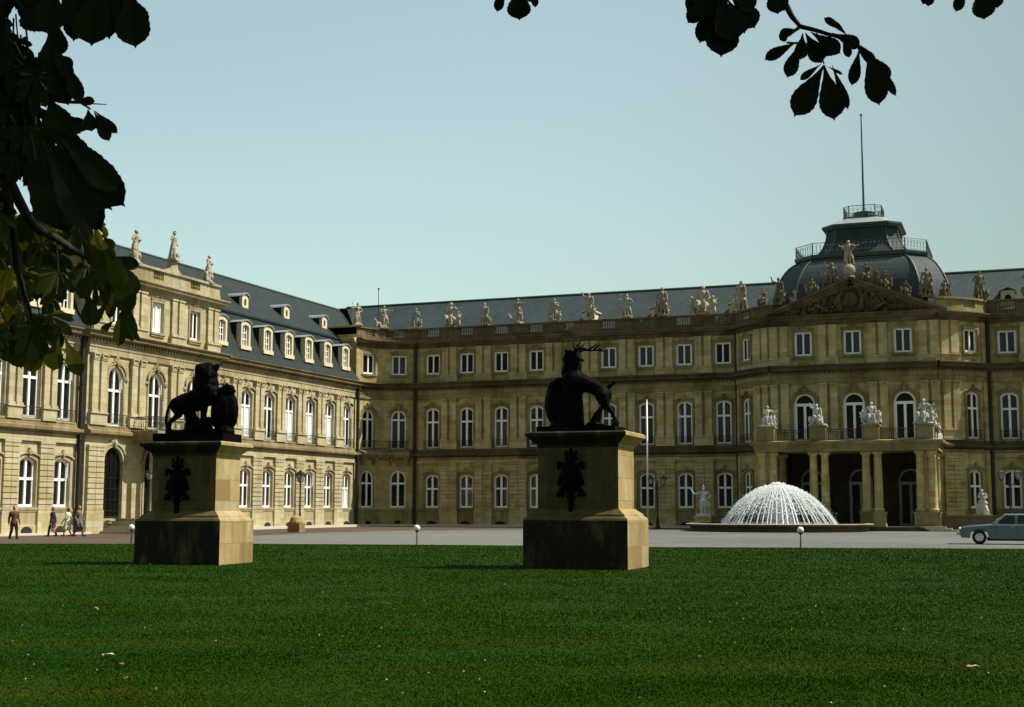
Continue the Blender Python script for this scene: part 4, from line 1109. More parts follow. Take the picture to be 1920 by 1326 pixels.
ST_KIND = {
 'helmeted': dict(sd=1, arms=('hip', 'down'), comp=[(.24, 'shield')]), 'raised': dict(sd=2, arms=('up', 'down'), comp=[(.2, 'putto')]),
 'two': dict(sd=3, arms=('down', 'fore'), comp=[(-.24, 'putto'), (.26, 'urn')]), 'spear': dict(sd=4, arms=('out', 'hip'), comp=[(-.26, 'staff')]),
 'beast': dict(sd=5, arms=('fore', 'out'), comp=[(-.2, 'beast')]), 'urn': dict(sd=6, arms=('hip', 'fore'), comp=[(.24, 'urn'), (-.22, 'shield')]),
 'seated': dict(sd=7, pose='sit', arms=('fore', 'out'), comp=[(.3, 'putto')], H=2.0), 'seatup': dict(sd=8, pose='sit', arms=('up', 'down'), comp=[(-.28, 'shield')], H=2.0),
 'putti': dict(sd=9, pose='sit', arms=('down', 'down'), comp=[(-.3, 'putto'), (.32, 'putto')], H=1.9),
 'fame': dict(sd=10, arms=('out', 'up'), comp=[]), 'shy': dict(sd=12, arms=('down', 'down'), comp=[(-.22, 'putto')])}
_STM = {}
def statue_mesh(kind, mat, base=True):
    k = (kind, mat.name, base)
    if k in _STM: return _STM[k]
    q = ST_KIND[kind]; P, u, hd, r = statue_prims(q['sd'], q.get('pose', 'stand'), q.get('H', 1.9), q.get('arms'))
    for x, kd in q['comp']: companion(P, u, x, r, kd)
    if kind in ('helmeted', 'spear'): P.append(('e', (hd[0] * u, (hd[1] + .0) * u, (hd[2] + .075) * u), (.03 * u, .075 * u, .045 * u)))
    P = [(p[0],) + tuple(p[1:]) for p in P]
    for i in range(7): P.append(('e', (r.uniform(-.3, .3), r.uniform(-.1, .25), .05), (r.uniform(.1, .2), .14, .08)))
    me = sculpt_mesh('statue', P, .036, mat, smooth_it=1)
    _STM[k] = me; return me
BASEM = {}
def statue(kind, x, y, z, h, rz, label, mat=None, group=None, base=(.85, .7, .16), name='statue', cat='statue'):
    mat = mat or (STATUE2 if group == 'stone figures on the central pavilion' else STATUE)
    me = statue_mesh(kind, mat); H = ST_KIND[kind].get('H', 1.9) * (1.0 if ST_KIND[kind].get('pose') != 'sit' else .82)
    s = (h - base[2]) / H
    t = empty(name, (x, y, z), rz); tag(t, label, cat, group)
    link('figure', me, t, (0, 0, base[2] - .01), 0, (s, s, s))
    if (base, mat.name) not in BASEM:
        mb = MB(); a, b, c = base; mb.box(-a / 2, a / 2, -b / 2, b / 2, 0, c * .7); mb.box(-a / 2 + .05, a / 2 - .05, -b / 2 + .05, b / 2 - .05, c * .7, c); BASEM[(base, mat.name)] = mb.mesh('base', mat)
    link('base', BASEM[(base, mat.name)], t)
    return t
g1 = 'stone statues along the roof parapets'
ord_ = ['first', 'second', 'third', 'fourth', 'fifth', 'sixth', 'seventh', 'eighth', 'ninth', 'tenth']
par = [(-52.5, 'two', 1.95, 'pale stone figure group on the parapet above the downpipe where the curved corner ends'),
 (-49.05, 'seated', 2.35, 'broad stone group on the long front parapet, next right of the corner downpipe'),
 (-45.6, 'helmeted', 2.05, 'squat stone statue with a shield above the second and third windows of the long front'),
 (-42.35, 'beast', 2.3, 'stone statue with a beast, between third and fourth window of the long front'),
 (-38.85, 'urn', 2.1, 'stocky stone statue beside an urn on the parapet, up left of the stag antlers'),
 (-35.6, 'raised', 2.5, 'stone statue standing just right of the first oculus dormer, above the stag antlers'),
 (-32.1, 'spear', 2.1, 'stone statue with a staff on the parapet, midway between the stag and the white flagpole'),
 (-28.9, 'shy', 2.6, 'tall bowed stone statue beside the second oculus dormer, above the white flagpole'),
 (-25.4, 'putti', 2.6, 'slim pointed stone figure group with putti, between the second and third oculus dormers'),
 (-22.0, 'shy', 2.75, 'tall stone statue right of the third oculus dormer, where the pavilion begins')]
for i, (x, k, h, lb) in enumerate(par): statue(k, x, YM + .1, Z_PAR, h, random.uniform(-.3, .3), lb, group=g1)
p = FC.P(FC.L * .04, .1); statue('spear', p.x, p.y, Z_PAR, 2.05, .9, 'stone statue on the parapet at the left end of the curved corner', group=g1)
p = FC.P(FC.L * .52, .1); statue('beast', p.x, p.y, Z_PAR, 2.15, .7, 'stone statue on the parapet in the middle of the curved corner', group=g1)
for y, k, h, lb in ((71.9, 'spear', 2.35, 'stone statue on the left wing pavilion half hidden by the chestnut leaves'), (75.9, 'urn', 2.35, 'stone statue on the left wing pavilion just right of the chestnut leaves'),
                    (80.3, 'helmeted', 2.1, 'stone statue on a flaring scrolled base, second from the right on the left wing pavilion'), (84.8, 'two', 2.15, 'white stone pair of figures at the right end of the left wing pavilion parapet')):
    statue(k, XR - .15, y, Z_PAR - .05, h, math.pi / 2 + .2, lb, group=g1)
mb = MB(); mb.prism([(-1.0, 0), (1.0, 0), (.45, .35), (.3, .95), (-.3, .95), (-.45, .35)], -.2, .2)
t = empty('scrolled_statue_base', (XR - .25, 80.3, Z_PAR), math.pi / 2); tag(t, 'flaring scrolled stone base under the helmeted statue on the left wing pavilion', 'statue base')
link('block', mb.mesh('block', STATUE), t)
for o in bpy.data.objects:
    if o.get('label', '').startswith('stone statue on a flaring'): o.location.z += .95; o.location.y = 80.3
# pavilion figures
g2 = 'stone figures on the central pavilion'
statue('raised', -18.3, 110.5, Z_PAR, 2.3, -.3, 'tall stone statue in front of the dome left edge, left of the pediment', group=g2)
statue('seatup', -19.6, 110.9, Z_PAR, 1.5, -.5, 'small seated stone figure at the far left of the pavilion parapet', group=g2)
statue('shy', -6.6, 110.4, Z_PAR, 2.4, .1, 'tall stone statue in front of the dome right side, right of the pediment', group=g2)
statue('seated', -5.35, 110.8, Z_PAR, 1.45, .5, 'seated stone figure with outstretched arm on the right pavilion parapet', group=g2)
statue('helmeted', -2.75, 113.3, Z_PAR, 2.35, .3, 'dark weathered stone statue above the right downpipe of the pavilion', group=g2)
statue('urn', 1.1, YM + .1, Z_PAR, 2.5, 0, 'stone statue at the right picture edge, right of the small round dormer', group=g2)
def rake_z(x):
    f = 1 - abs(x - CX) / 7.35; return 17.12 + f * 2.9 + .15
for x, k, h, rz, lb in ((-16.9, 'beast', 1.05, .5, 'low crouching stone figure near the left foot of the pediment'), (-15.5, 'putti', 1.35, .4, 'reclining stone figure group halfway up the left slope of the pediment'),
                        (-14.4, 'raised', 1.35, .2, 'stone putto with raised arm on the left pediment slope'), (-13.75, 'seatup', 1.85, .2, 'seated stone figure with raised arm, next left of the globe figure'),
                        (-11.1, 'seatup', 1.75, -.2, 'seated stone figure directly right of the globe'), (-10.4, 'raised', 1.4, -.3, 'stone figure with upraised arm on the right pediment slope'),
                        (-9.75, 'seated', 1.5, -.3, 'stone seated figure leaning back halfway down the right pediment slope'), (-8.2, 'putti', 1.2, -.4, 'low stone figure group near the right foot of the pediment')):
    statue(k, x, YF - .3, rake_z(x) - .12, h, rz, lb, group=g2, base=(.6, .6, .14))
t = empty('crowning_statue', (CX - .05, YF - .35, 20.0)); tag(t, 'winged stone figure standing on a globe at the pediment apex', 'statue', g2)
mb = MB(); mb.box(-.4, .4, -.35, .35, 0, .16); mb.blob((0, 0, .62), (.52, .52, .52), 18, 12); link('globe', mb.mesh('globe', STATUE, True), t)
P, u, hd, r = statue_prims(10, 'stand', 2.0, ('out', 'out')); 
P = [p for p in P]
for s in (-1, 1): P += [('e', (s * .35, .12, 1.35), (.10, .05, .38), s * .7)]
link('figure', sculpt_mesh('figure', P, .035, STATUE, smooth_it=1), t, (0, 0, 1.08), 0, (1.0,) * 3)
# balcony groups of white marble
g3 = 'white marble groups on the portico balcony'
for x, k, h, rz, lb in ((prs[0], 'seated', 1.65, .5, 'white marble seated figure with a child at the left end of the portico balcony'), (prs[1], 'seatup', 1.7, -.2, 'white marble seated figure on the second balcony pier from the left'),
                        (prs[2], 'putti', 1.75, .2, 'white marble group with two putti on the third balcony pier from the left'), (prs[3] - .1, 'seated', 1.9, -.3, 'white marble group at the right end of the portico balcony')):
    statue(k, x, PYF - .08, 7.93, h, rz, lb, MARBLE, g3, base=(1.2, 1.0, .14), name='marble_group')
statue('two', prs[3] + .55, PYF + 1.1, 6.80, 2.2, -.5, 'white marble standing figures round the right corner of the portico balcony', MARBLE, g3, base=(.9, .9, .5), name='marble_group')
# statues on the forecourt
t = empty('warrior_statue', (-23.5, 104.6, 0)); tag(t, 'white helmeted warrior statue with raised arm on a stone pedestal left of the fountain', 'statue')
mb = MB(); mb.box(-.62, .62, -.5, .5, 0, .95); mb.box(-.70, .70, -.58, .58, .95, 1.06); mb.box(-.70, .70, -.58, .58, 0, .14); link('pedestal', mb.mesh('pedestal', STONE), t)
P, u, hd, r = statue_prims(1, 'stand', 2.1, ('out', 'hip')); P = [p for p in P if True][:8] + P[15:]
P += [('e', (hd[0] * u, 0, (hd[2] + .085) * u), (.06, .17, .10)), ('c', (hd[0] * u, 0, (hd[2] + .08) * u), (hd[0] * u, .03, (hd[2] + .17) * u), .05, .02), ('c', (-.36 * u, -.1, .8 * u), (-.43 * u, -.15, .93 * u), .06, .045),
      ('c', (.1, .15, 1.5), (.35, .2, .75), .12, .16), ('e', (0, .1, 1.0), (.30, .2, .22)), ('b', (-.55, .5, -.4, .4, -.02, .14)), ('e', (.1, .2, .25), (.2, .15, .3))]
link('figure', sculpt_mesh('figure', P, .035, MARBLE, smooth_it=1), t, (0, 0, 1.06), .25, (1.08,) * 3)
t = empty('ramp_statue', (-2.95, 105.6, 0)); tag(t, 'white twisting statue with crossed arms on a block at the ramp end behind the car', 'statue')
mb = MB(); mb.box(-.55, .6, -.45, .45, 0, 1.12); mb.box(-.62, .67, -.52, .52, 1.12, 1.22); link('pedestal', mb.mesh('pedestal', STONE), t)
P, u, hd, r = statue_prims(21, 'stand', 2.0, ('fore', 'fore'))
for i in range(9): P.append(('c', (r.uniform(-.3, .3), .1, r.uniform(.9, 1.3)), (r.uniform(-.4, .4), r.uniform(-.1, .2), r.uniform(0, .4)), .13, .16))
P += [('e', (-.38, -.1, .72), (.14, .14, .14)), ('c', (-.3, -.1, 0), (-.38, -.1, .6), .16, .1)]
link('figure', sculpt_mesh('figure', P, .035, MARBLE, smooth_it=1), t, (0, 0, 1.22), -.3, (.92,) * 3)

# ================================================================ pedestals with bronze beasts
PEDST = stone_mat('pedestal_sandstone', (.47, .36, .15), (.40, .30, .12), (.24, .155, .065), bw=.85, bh=.62, stain=.55)
def soot_shade_mat(lo, hi, nm):
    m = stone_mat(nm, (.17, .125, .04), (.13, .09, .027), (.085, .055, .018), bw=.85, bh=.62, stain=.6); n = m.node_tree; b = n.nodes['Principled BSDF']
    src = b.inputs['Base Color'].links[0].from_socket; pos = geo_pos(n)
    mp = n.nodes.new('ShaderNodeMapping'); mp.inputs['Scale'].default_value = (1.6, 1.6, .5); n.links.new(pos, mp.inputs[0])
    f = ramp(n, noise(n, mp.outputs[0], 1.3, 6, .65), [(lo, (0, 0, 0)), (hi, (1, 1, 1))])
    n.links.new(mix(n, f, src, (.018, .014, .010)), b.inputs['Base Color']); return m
SOOTSHADE = soot_shade_mat(.50, .80, 'sooty_shaded_pedestal_sandstone'); SOOTSHADE2 = soot_shade_mat(.30, .50, 'blackened_shaded_pedestal_sandstone')  # front faces: shade put into a dark copy with soot streaks
def soot_shade_front(mb_box):
    pass
def pedestal(loc, rz, W_, D_, zs, label):
    t = empty('pedestal', loc, rz); tag(t, label, 'pedestal', 'stone pedestals carrying bronze beasts')
    a, b = W_ / 2, D_ / 2; t.scale.z = zs
    mb = MB(); mb.box(-a, a, -b, b, 0, 1.30)
    pr_ = [(0, 1.30), (0, 1.30)]
    link('base_block', mb.mesh('base_block', [PEDST, SOOTSHADE2]), t)
    mb2 = MB()
    def ring(o, z): return [(-a + o, -b + o, z), (a - o, -b + o, z), (a - o, b - o, z), (-a + o, b - o, z)]
    def stack(m_, lv):
        k = len(m_.v)
        for o, z in lv: m_.v += ring(o, z)
        for i in range(len(lv) - 1):
            for j in range(4): m_.f.append((k + i * 4 + j, k + i * 4 + (j + 1) % 4, k + (i + 1) * 4 + (j + 1) % 4, k + (i + 1) * 4 + j))
        m_.f.append(tuple(k + (len(lv) - 1) * 4 + j for j in range(4)))
    stack(mb2, [(-.0, 1.302), (.03, 1.36), (.10, 1.40), (.12, 1.46), (.26, 1.56), (.30, 1.60)]); link('moulding', mb2.mesh('moulding', [PEDST, SOOTSHADE]), t)
    mb3 = MB(); stack(mb3, [(.33, 1.55), (.33, 3.28)]); link('shaft', mb3.mesh('shaft', [PEDST, SOOTSHADE]), t)
    mb4 = MB(); stack(mb4, [(.31, 3.26), (.30, 3.34), (.25, 3.38), (.10, 3.52), (.04, 3.56), (.04, 3.64), (.10, 3.68)]); link('cornice', mb4.mesh('cornice', [PEDST, SOOTSHADE2]), t)
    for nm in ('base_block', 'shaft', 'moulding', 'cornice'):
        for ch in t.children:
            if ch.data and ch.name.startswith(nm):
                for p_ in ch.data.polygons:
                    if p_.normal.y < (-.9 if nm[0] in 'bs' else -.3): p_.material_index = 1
    # bronze coat of arms on the front
    P = [('e', (0, -.02, 0), (.30, .10, .42)), ('e', (0, -.09, .02), (.20, .06, .30))]
    for s in (-1, 1):
        P += [('c', (s * .18, -.03, .34), (s * .34, -.03, .42), .07, .05), ('c', (s * .34, -.03, .42), (s * .36, -.03, .26), .05, .04), ('c', (s * .24, -.03, -.30), (s * .36, -.03, -.44), .07, .06),
              ('c', (s * .36, -.03, -.44), (s * .22, -.03, -.46), .05, .04), ('c', (s * .05, -.03, .44), (s * .12, -.03, .62), .05, .05), ('c', (s * .12, -.03, .62), (s * .16, -.03, .74), .045, .03), ('c', (s * .28, -.02, .1), (s * .34, -.02, -.15), .04, .05)]
    P += [('c', (0, -.03, .4), (0, -.03, .78), .06, .05), ('c', (-.14, -.03, .52), (.14, -.03, .52), .05, .05), ('c', (0, -.03, -.4), (0, -.03, -.88), .075, .075), ('c', (-.1, -.03, -.5), (.1, -.03, -.5), .04, .04)]
    link('coat_of_arms', sculpt_mesh('coat_of_arms', P, .022, BRONZE, smooth_it=1), t, (-.18, -b + .33 - .03, 2.42))
    return t
PR = Vector((-11.49, 36.34, 0)); PLc = Vector((-23.17, 34.80, 0)); PLp = Vector((-23.21, 34.69, 0)); RR = R(2); RL = R(6.5)
pedestal(PR, RR, 2.95, 2.45, 1.02, 'tall sooty sandstone pedestal under the bronze stag'); pedestal(PLp, RL, 2.72, 2.25, .976, 'tall sandstone pedestal under the bronze lion, streaked black in front')

def beast_base(t, x0, x1, h):
    mb = MB(); mb.box(x0, x1, -.62, .62, 0, h); link('bronze_plinth', mb.mesh('bronze_plinth', BRONZE), t)
def lion():
    t = empty('bronze_lion', PLc + Vector((0, 0, 3.68 * .976)), RL); tag(t, 'dark bronze lion standing on a pedestal with one paw on a crowned shield', 'lion statue')
    beast_base(t, -1.26, 1.04, .27)
    def q(x, y_, d=0): return ((x - 378) / 56.8, d, (831 - y_) / 61.9)
    P = []; K = 1.06
    def c(a, b, r0, r1): P.append(('c', a, b, r0 * K, r1 * K))
    def e(a, r, *k): P.append(('e', a, r, *k))
    c(q(337, 764), q(372, 750), .22, .25); c(q(372, 748), q(392, 738), .26, .32)             # trunk
    c(q(334, 764), q(346, 758), .21, .23); c(q(345, 764), q(372, 764), .10, .12)
    e(q(384, 722), (.42, .34, .42)); e(q(385, 704), (.36, .32, .36)); e(q(394, 736), (.26, .28, .32))  # mane
    e(q(388, 693), (.22, .23, .22))
    c(q(392, 696), q(402, 691), .15, .11); c(q(400, 690), q(406, 687), .085, .07); c(q(398, 700), q(404, 703), .06, .045)  # muzzle open
    for s in (-1, 1): e(q(380, 685, s * .14), (.05, .04, .06)); e(q(398, 687, s * .08), (.03, .03, .03))
    for i in range(46):
        r = random.Random(i); a = r.uniform(0, 6.28); d_ = r.choice((-1, 1)) * r.uniform(.1, .28)
        x, y_ = 385 + r.uniform(-14, 15), 705 + r.uniform(-18, 34); c(q(x, y_, d_), q(x - 3, y_ + 9, d_ * 1.15), .07, .03)
    # hind legs
    c(q(333, 760, -.15), q(340, 778, -.17), .19, .11); c(q(340, 778, -.17), q(324, 792, -.17), .09, .065); c(q(324, 792, -.17), q(321, 811, -.17), .065, .07); c(q(320, 813, -.17), q(329, 813, -.17), .07, .06)
    c(q(348, 762, .15), q(356, 778, .17), .19, .12); c(q(356, 778, .17), q(348, 792, .17), .09, .07); c(q(366, 786, .17), q(369, 811, .17), .08, .08); c(q(356, 778, .17), q(367, 790, .17), .1, .08); c(q(369, 813, .17), q(377, 813, .17), .075, .06)
    # near front leg standing, far front paw on the shield
    c(q(388, 745, -.17), q(387, 775, -.17), .16, .10); c(q(387, 775, -.17), q(386, 808, -.17), .095, .085); c(q(386, 812, -.17), q(394, 812, -.17), .085, .07)
    c(q(392, 742, .16), q(406, 744, .12), .14, .10); c(q(406, 744, .12), q(416, 750, .06), .09, .075); e(q(417, 752, .04), (.09, .09, .07))
    c(q(392, 742, -.1), q(404, 741, -.14), .12, .09); c(q(404, 741, -.14), q(413, 748, -.12), .08, .07)
    c(q(362, 812), q(358, 786), .26, .15); c(q(358, 790), q(352, 778), .16, .10); c(q(366, 800), q(368, 790), .2, .12); c(q(386, 812), q(392, 790), .2, .13)
    c(q(345, 758), q(366, 752), .31, .31); c(q(366, 750), q(386, 742), .31, .33)
    # tail
    pts = [(334, 744), (322, 750), (315, 763), (311, 780), (311, 793), (314, 806)]
    for a, b in zip(pts[:-1], pts[1:]): c(q(*a, .02), q(*b, .02), .05, .045)
    e(q(314, 808, .02), (.08, .07, .1))
    # rocky ground under the belly
    for x, y_, r_ in ((330, 812, .14), (345, 813, .16), (361, 808, .15), (372, 806, .18), (392, 810, .14), (404, 812, .16)): e(q(x, y_), (r_ * 1.5, .35, r_ * .8))
    link('body', sculpt_mesh('body', P, .026, BRONZE, smooth_it=2), t)
    P = [('e', q(421, 772), (.44, .2, .68)), ('e', q(421, 772), (.47, .08, .71)), ('e', q(420, 771, -.14), (.24, .12, .46))]
    P += [('c', q(412, 735), q(434, 738), .09, .08), ('c', q(410, 731), q(438, 735), .06, .06), ('e', q(426, 729), (.22, .16, .11)), ('e', q(426, 736), (.24, .16, .07)), ('c', q(424, 810), q(424, 800), .28, .2), ('e', q(424, 722), (.05, .05, .05))]
    link('shield', sculpt_mesh('shield', P, .026, BRONZE, smooth_it=1), t)
def stag():
    t = empty('bronze_stag', PR + Vector((0, 0, 3.68 * 1.02)), RR); tag(t, 'dark bronze stag with long antlers rearing over an oval shield on the right pedestal', 'stag statue')
    beast_base(t, -1.28, .98, .17)
    def q(x, y_, d=0): return ((x - 1099) / 64.0, d, (812 - y_) / 66.3)
    P = []; K = 1.06
    def c(a, b, r0, r1): P.append(('c', a, b, r0 * K, r1 * K))
    def e(a, r, *k): P.append(('e', a, r, *k))
    c(q(1082, 714), q(1104, 722), .29, .22); c(q(1104, 722), q(1126, 733), .21, .20); c(q(1126, 734), q(1133, 741), .21, .21)      # trunk sloping down
    c(q(1078, 710), q(1077, 685), .25, .17); c(q(1078, 690), q(1079, 668), .19, .13)           # neck
    c(q(1079, 664), q(1072, 668), .13, .12); c(q(1070, 662), q(1065, 666), .10, .10)
    c(q(1064, 661), q(1061, 655), .06, .05); c(q(1071, 671), q(1059, 697), .15, .10); c(q(1070, 660), q(1062, 672), .11, .11)
    c(q(1068, 676), q(1062, 703), .16, .13); e(q(1060, 699), (.12, .12, .11))
    c(q(1084, 668, -.08), q(1096, 679, -.12), .05, .02); c(q(1084, 668, .08), q(1094, 676, .14), .05, .02)
    c(q(1138, 729), q(1148, 722), .07, .05); c(q(1148, 722), q(1154, 717), .05, .025)
    # hind legs
    for d, dx in ((-.15, 0), (.15, -5)):
        c(q(1131 + dx, 743, d), q(1138 + dx, 762, d), .19, .11); c(q(1138 + dx, 760, d), q(1149 + dx, 774, d), .10, .055); c(q(1149 + dx, 772, d), q(1155 + dx * .2, 792, d), .05, .045); c(q(1155 + dx * .2, 794, d), q(1152 + dx * .2, 803, d), .055, .06)
    # chest and forelegs over the shield support
    c(q(1076, 715), q(1070, 745), .34, .30); c(q(1072, 740), q(1074, 800), .30, .32); c(q(1062, 745), q(1062, 800), .25, .3); c(q(1070, 715, -.14), q(1050, 712, -.18), .12, .08); c(q(1050, 712, -.18), q(1038, 722, -.16), .07, .06)
    c(q(1070, 712, .14), q(1046, 716, .16), .12, .07); e(q(1087, 742), (.08, .15, .12))
    c(q(1112, 800), q(1120, 780), .16, .12); c(q(1120, 780), q(1127, 766), .12, .06); e(q(1112, 798), (.22, .3, .12)); e(q(1130, 800), (.2, .3, .08))
    link('body', sculpt_mesh('body', P, .026, BRONZE, smooth_it=2), t)
    mb = MB()
    for s in (-1, 1):
        w_ = s * .05
        beam = [(1079, 662, w_), (1086, 655, w_ * 3), (1097, 654, w_ * 6), (1112, 659 - s * 1, w_ * 8), (1130, 660 if s < 0 else 655, w_ * 8), (1143, 655 if s < 0 else 648, w_ * 7)]
        if s > 0: beam = [(1079, 662, w_), (1088, 655, w_ * 3), (1098, 653, w_ * 5), (1108, 648, w_ * 6), (1114, 642, w_ * 6)]
        mb.tube([q(x, y_, d) for x, y_, d in beam], [.045, .04, .035, .03, .022, .01][:len(beam)], 6)
        tin = [((1082, 658, w_ * 2), (1078, 650, w_ * 3), (1080, 641, w_ * 3)), ((1091, 655, w_ * 4), (1088, 647, w_ * 4), (1094, 640, w_ * 5))]
        if s < 0: tin += [((1122, 659, w_ * 8), (1128, 652, w_ * 8), (1134, 648, w_ * 8)), ((1130, 659, w_ * 8), (1137, 662, w_ * 8), (1142, 661, w_ * 8))]
        for a in tin: mb.tube([q(*k) for k in a], [.034, .026, .01], 5)
    link('antlers', mb.mesh('antlers', BRONZE, True), t)
    P = [('e', q(1049, 755), (.42, .22, .68)), ('e', q(1049, 755), (.45, .1, .71)), ('e', q(1044, 754, -.15), (.25, .12, .48))]
    P += [('c', q(1034, 718), q(1054, 711), .07, .09), ('c', q(1030, 724), q(1040, 716), .06, .06), ('e', q(1045, 713), (.13, .12, .07)), ('c', q(1046, 800), q(1048, 788), .26, .2)]
    link('shield', sculpt_mesh('shield', P, .026, BRONZE, smooth_it=1), t)
lion(); stag()

# ================================================================ fountain
FX, FY = -17.05, 100.8
def water_mat(name, c, rough, alpha, em=None):
    m, n, b = new_mat(name); b.inputs['Base Color'].default_value = (*c, 1); b.inputs['Roughness'].default_value = rough; b.inputs['IOR'].default_value = 1.33; b.inputs['Alpha'].default_value = alpha
    tr = n.nodes.new('ShaderNodeBsdfTranslucent'); tr.inputs[0].default_value = (.95, .97, .97, 1); mx = n.nodes.new('ShaderNodeMixShader'); mx.inputs[0].default_value = .4 * alpha
    n.links.new(b.outputs[0], mx.inputs[1]); n.links.new(tr.outputs[0], mx.inputs[2]); n.links.new(mx.outputs[0], n.nodes['Material Output'].inputs[0])
    return m
WJET = water_mat('white_water', (.93, .96, .96), .5, 1.0); WMIST = water_mat('water_spray', (.85, .9, .9), .6, .32); WPOOL = plain('pool_water', (.06, .09, .09), .08, vary=.3, scale=2, bumpy=.5)
fo = empty('fountain', (FX, FY, 0)); tag(fo, 'round stone fountain with a dome of white water jets in front of the portico', 'fountain')
mb = MB(); mb.lathe([(6.45, 0), (6.45, .36), (6.74, .40), (6.78, .52), (6.30, .54), (6.30, .3)], 72); link('basin', mb.mesh('basin', SHADEDARK), fo)
mb = MB(); mb.lathe([(6.8, .505), (6.81, .55), (6.5, .575), (6.28, .575)], 72); link('basin_rim', mb.mesh('basin_rim', STEP), fo)
mb = MB(); mb.lathe([(.001, .46), (2, .46), (6.32, .46)], 48); link('pool', mb.mesh('pool', WPOOL), fo)
rj = random.Random(2); NJ = 66
def jz(r, top=3.28): t = r / 4.2; return top - (top - .46) * t ** 2.25
for k in range(NJ):
    th = 2 * math.pi * (k + rj.uniform(-.28, .28)) / NJ; mb = MB(); jw = rj.uniform(.65, 1.35); pts = []; rad = []; top = 3.26 + rj.uniform(-.06, .06); R_ = 4.2 + rj.uniform(-.06, .06)
    for i in range(30):
        t = (i / 29) ** .8; r = .25 + (R_ - .25) * t; z = top - (top - .46) * (r / R_) ** 2.25
        pts.append((r * math.cos(th), r * math.sin(th), z)); rad.append((.028 + .014 * t) * jw * rj.uniform(.78, 1.22))
    mb.tube(pts, rad, 5)
    for i in range(80):                                  # droplets breaking off
        t = rj.random() ** .7; r = .4 + (R_ - .4) * t; z = top - (top - .46) * (r / R_) ** 2.25; s = rj.uniform(.008, .020); d = .05 + .12 * t
        mb.blob((r * math.cos(th) + rj.uniform(-d, d), r * math.sin(th) + rj.uniform(-d, d), z + rj.uniform(-.02, .14)), (s, s, s), 4, 3)
    link('water_jet', mb.mesh('water_jet', WJET), fo)
mb = MB()
for i in range(14000):                                    # froth on the crown of the dome
    r = 3.7 * rj.random() ** 1.25; th = rj.random() * 6.283; s = rj.uniform(.014, .042); mb.blob((r * math.cos(th), r * math.sin(th), jz(r) + rj.gauss(.02, .06) + (.10 if r < .5 else 0)), (s, s, s * 1.2), 4, 3)
for i in range(40):
    th = rj.random() * 6.283; r = rj.random() * .5; z = jz(r); mb.tube([(r * math.cos(th), r * math.sin(th), z), (r * math.cos(th) * 1.2, r * math.sin(th) * 1.2, z + rj.uniform(.1, .26))], [.04, .012], 4)
link('froth', mb.mesh('froth', WJET), fo)
mb = MB()
for i in range(3000):                                    # inner falling spray
    r = .9 * rj.random() ** .6; th = rj.random() * 6.283; z = .5 + rj.random() * 2.5; s = rj.uniform(.014, .045); mb.blob((r * math.cos(th) * (1.3 - z * .15), r * math.sin(th) * (1.3 - z * .15), z), (s, s, s * 2.4), 4, 3)
for i in range(1500):
    r = 4.2 * rj.random() ** .5; th = rj.random() * 6.283; s = rj.uniform(.01, .03); mb.blob((r * math.cos(th), r * math.sin(th), .48 + rj.random() * .16), (s, s, s * 1.6), 4, 3)
link('spray', mb.mesh('spray', WMIST), fo)

# ================================================================ lamps, poles
GLOBE = plain('white_glass_globe', (.80, .80, .80), .3, vary=.05)
gl_l = empty('globe_lamp', (-25.8, 56.15, 0)); tag(gl_l, 'low white globe lamp at the lawn edge between the two pedestals', 'lamp', 'low globe lamps along the lawn edge')
mb = MB(); mb.tube([(0, 0, 0), (0, 0, .62)], .028, 8); mb.lathe([(.09, 0), (.09, .03), (.03, .05)], 10); mb.lathe([(.03, .56), (.10, .62), (.10, .65), (.05, .66)], 10); link('post', mb.mesh('post', IRON, True), gl_l)
mb = MB(); mb.blob((0, 0, .76), (.14, .14, .14), 16, 10); link('globe', mb.mesh('globe', GLOBE, True), gl_l)
for loc, lb in (((-8.83, 57.5, 0), 'low white globe lamp at the lawn edge in front of the fountain'), ((-38.45, 52.35, 0), 'low white globe lamp at the lawn edge just left of the lion pedestal')):
    c = copy_tree(gl_l); c.location = loc; c['label'] = lb
t = empty('flagpole', (-28.9, 108, 0)); tag(t, 'tall thin white flagpole on the forecourt right of the stag pedestal', 'flagpole')
mb = MB(); mb.tube([(0, 0, .2), (0, 0, 10.45)], [.085, .055], 10); mb.blob((0, 0, 10.5), (.08, .08, .08)); link('pole', mb.mesh('pole', WHITE, True), t)
mb = MB(); mb.lathe([(.28, 0), (.28, .16), (.2, .2), (.12, .24), (.08, .3)], 14); link('foot', mb.mesh('foot', KERB), t)
LGL = plain('lantern_glass', (.22, .25, .24), .15, vary=.2)
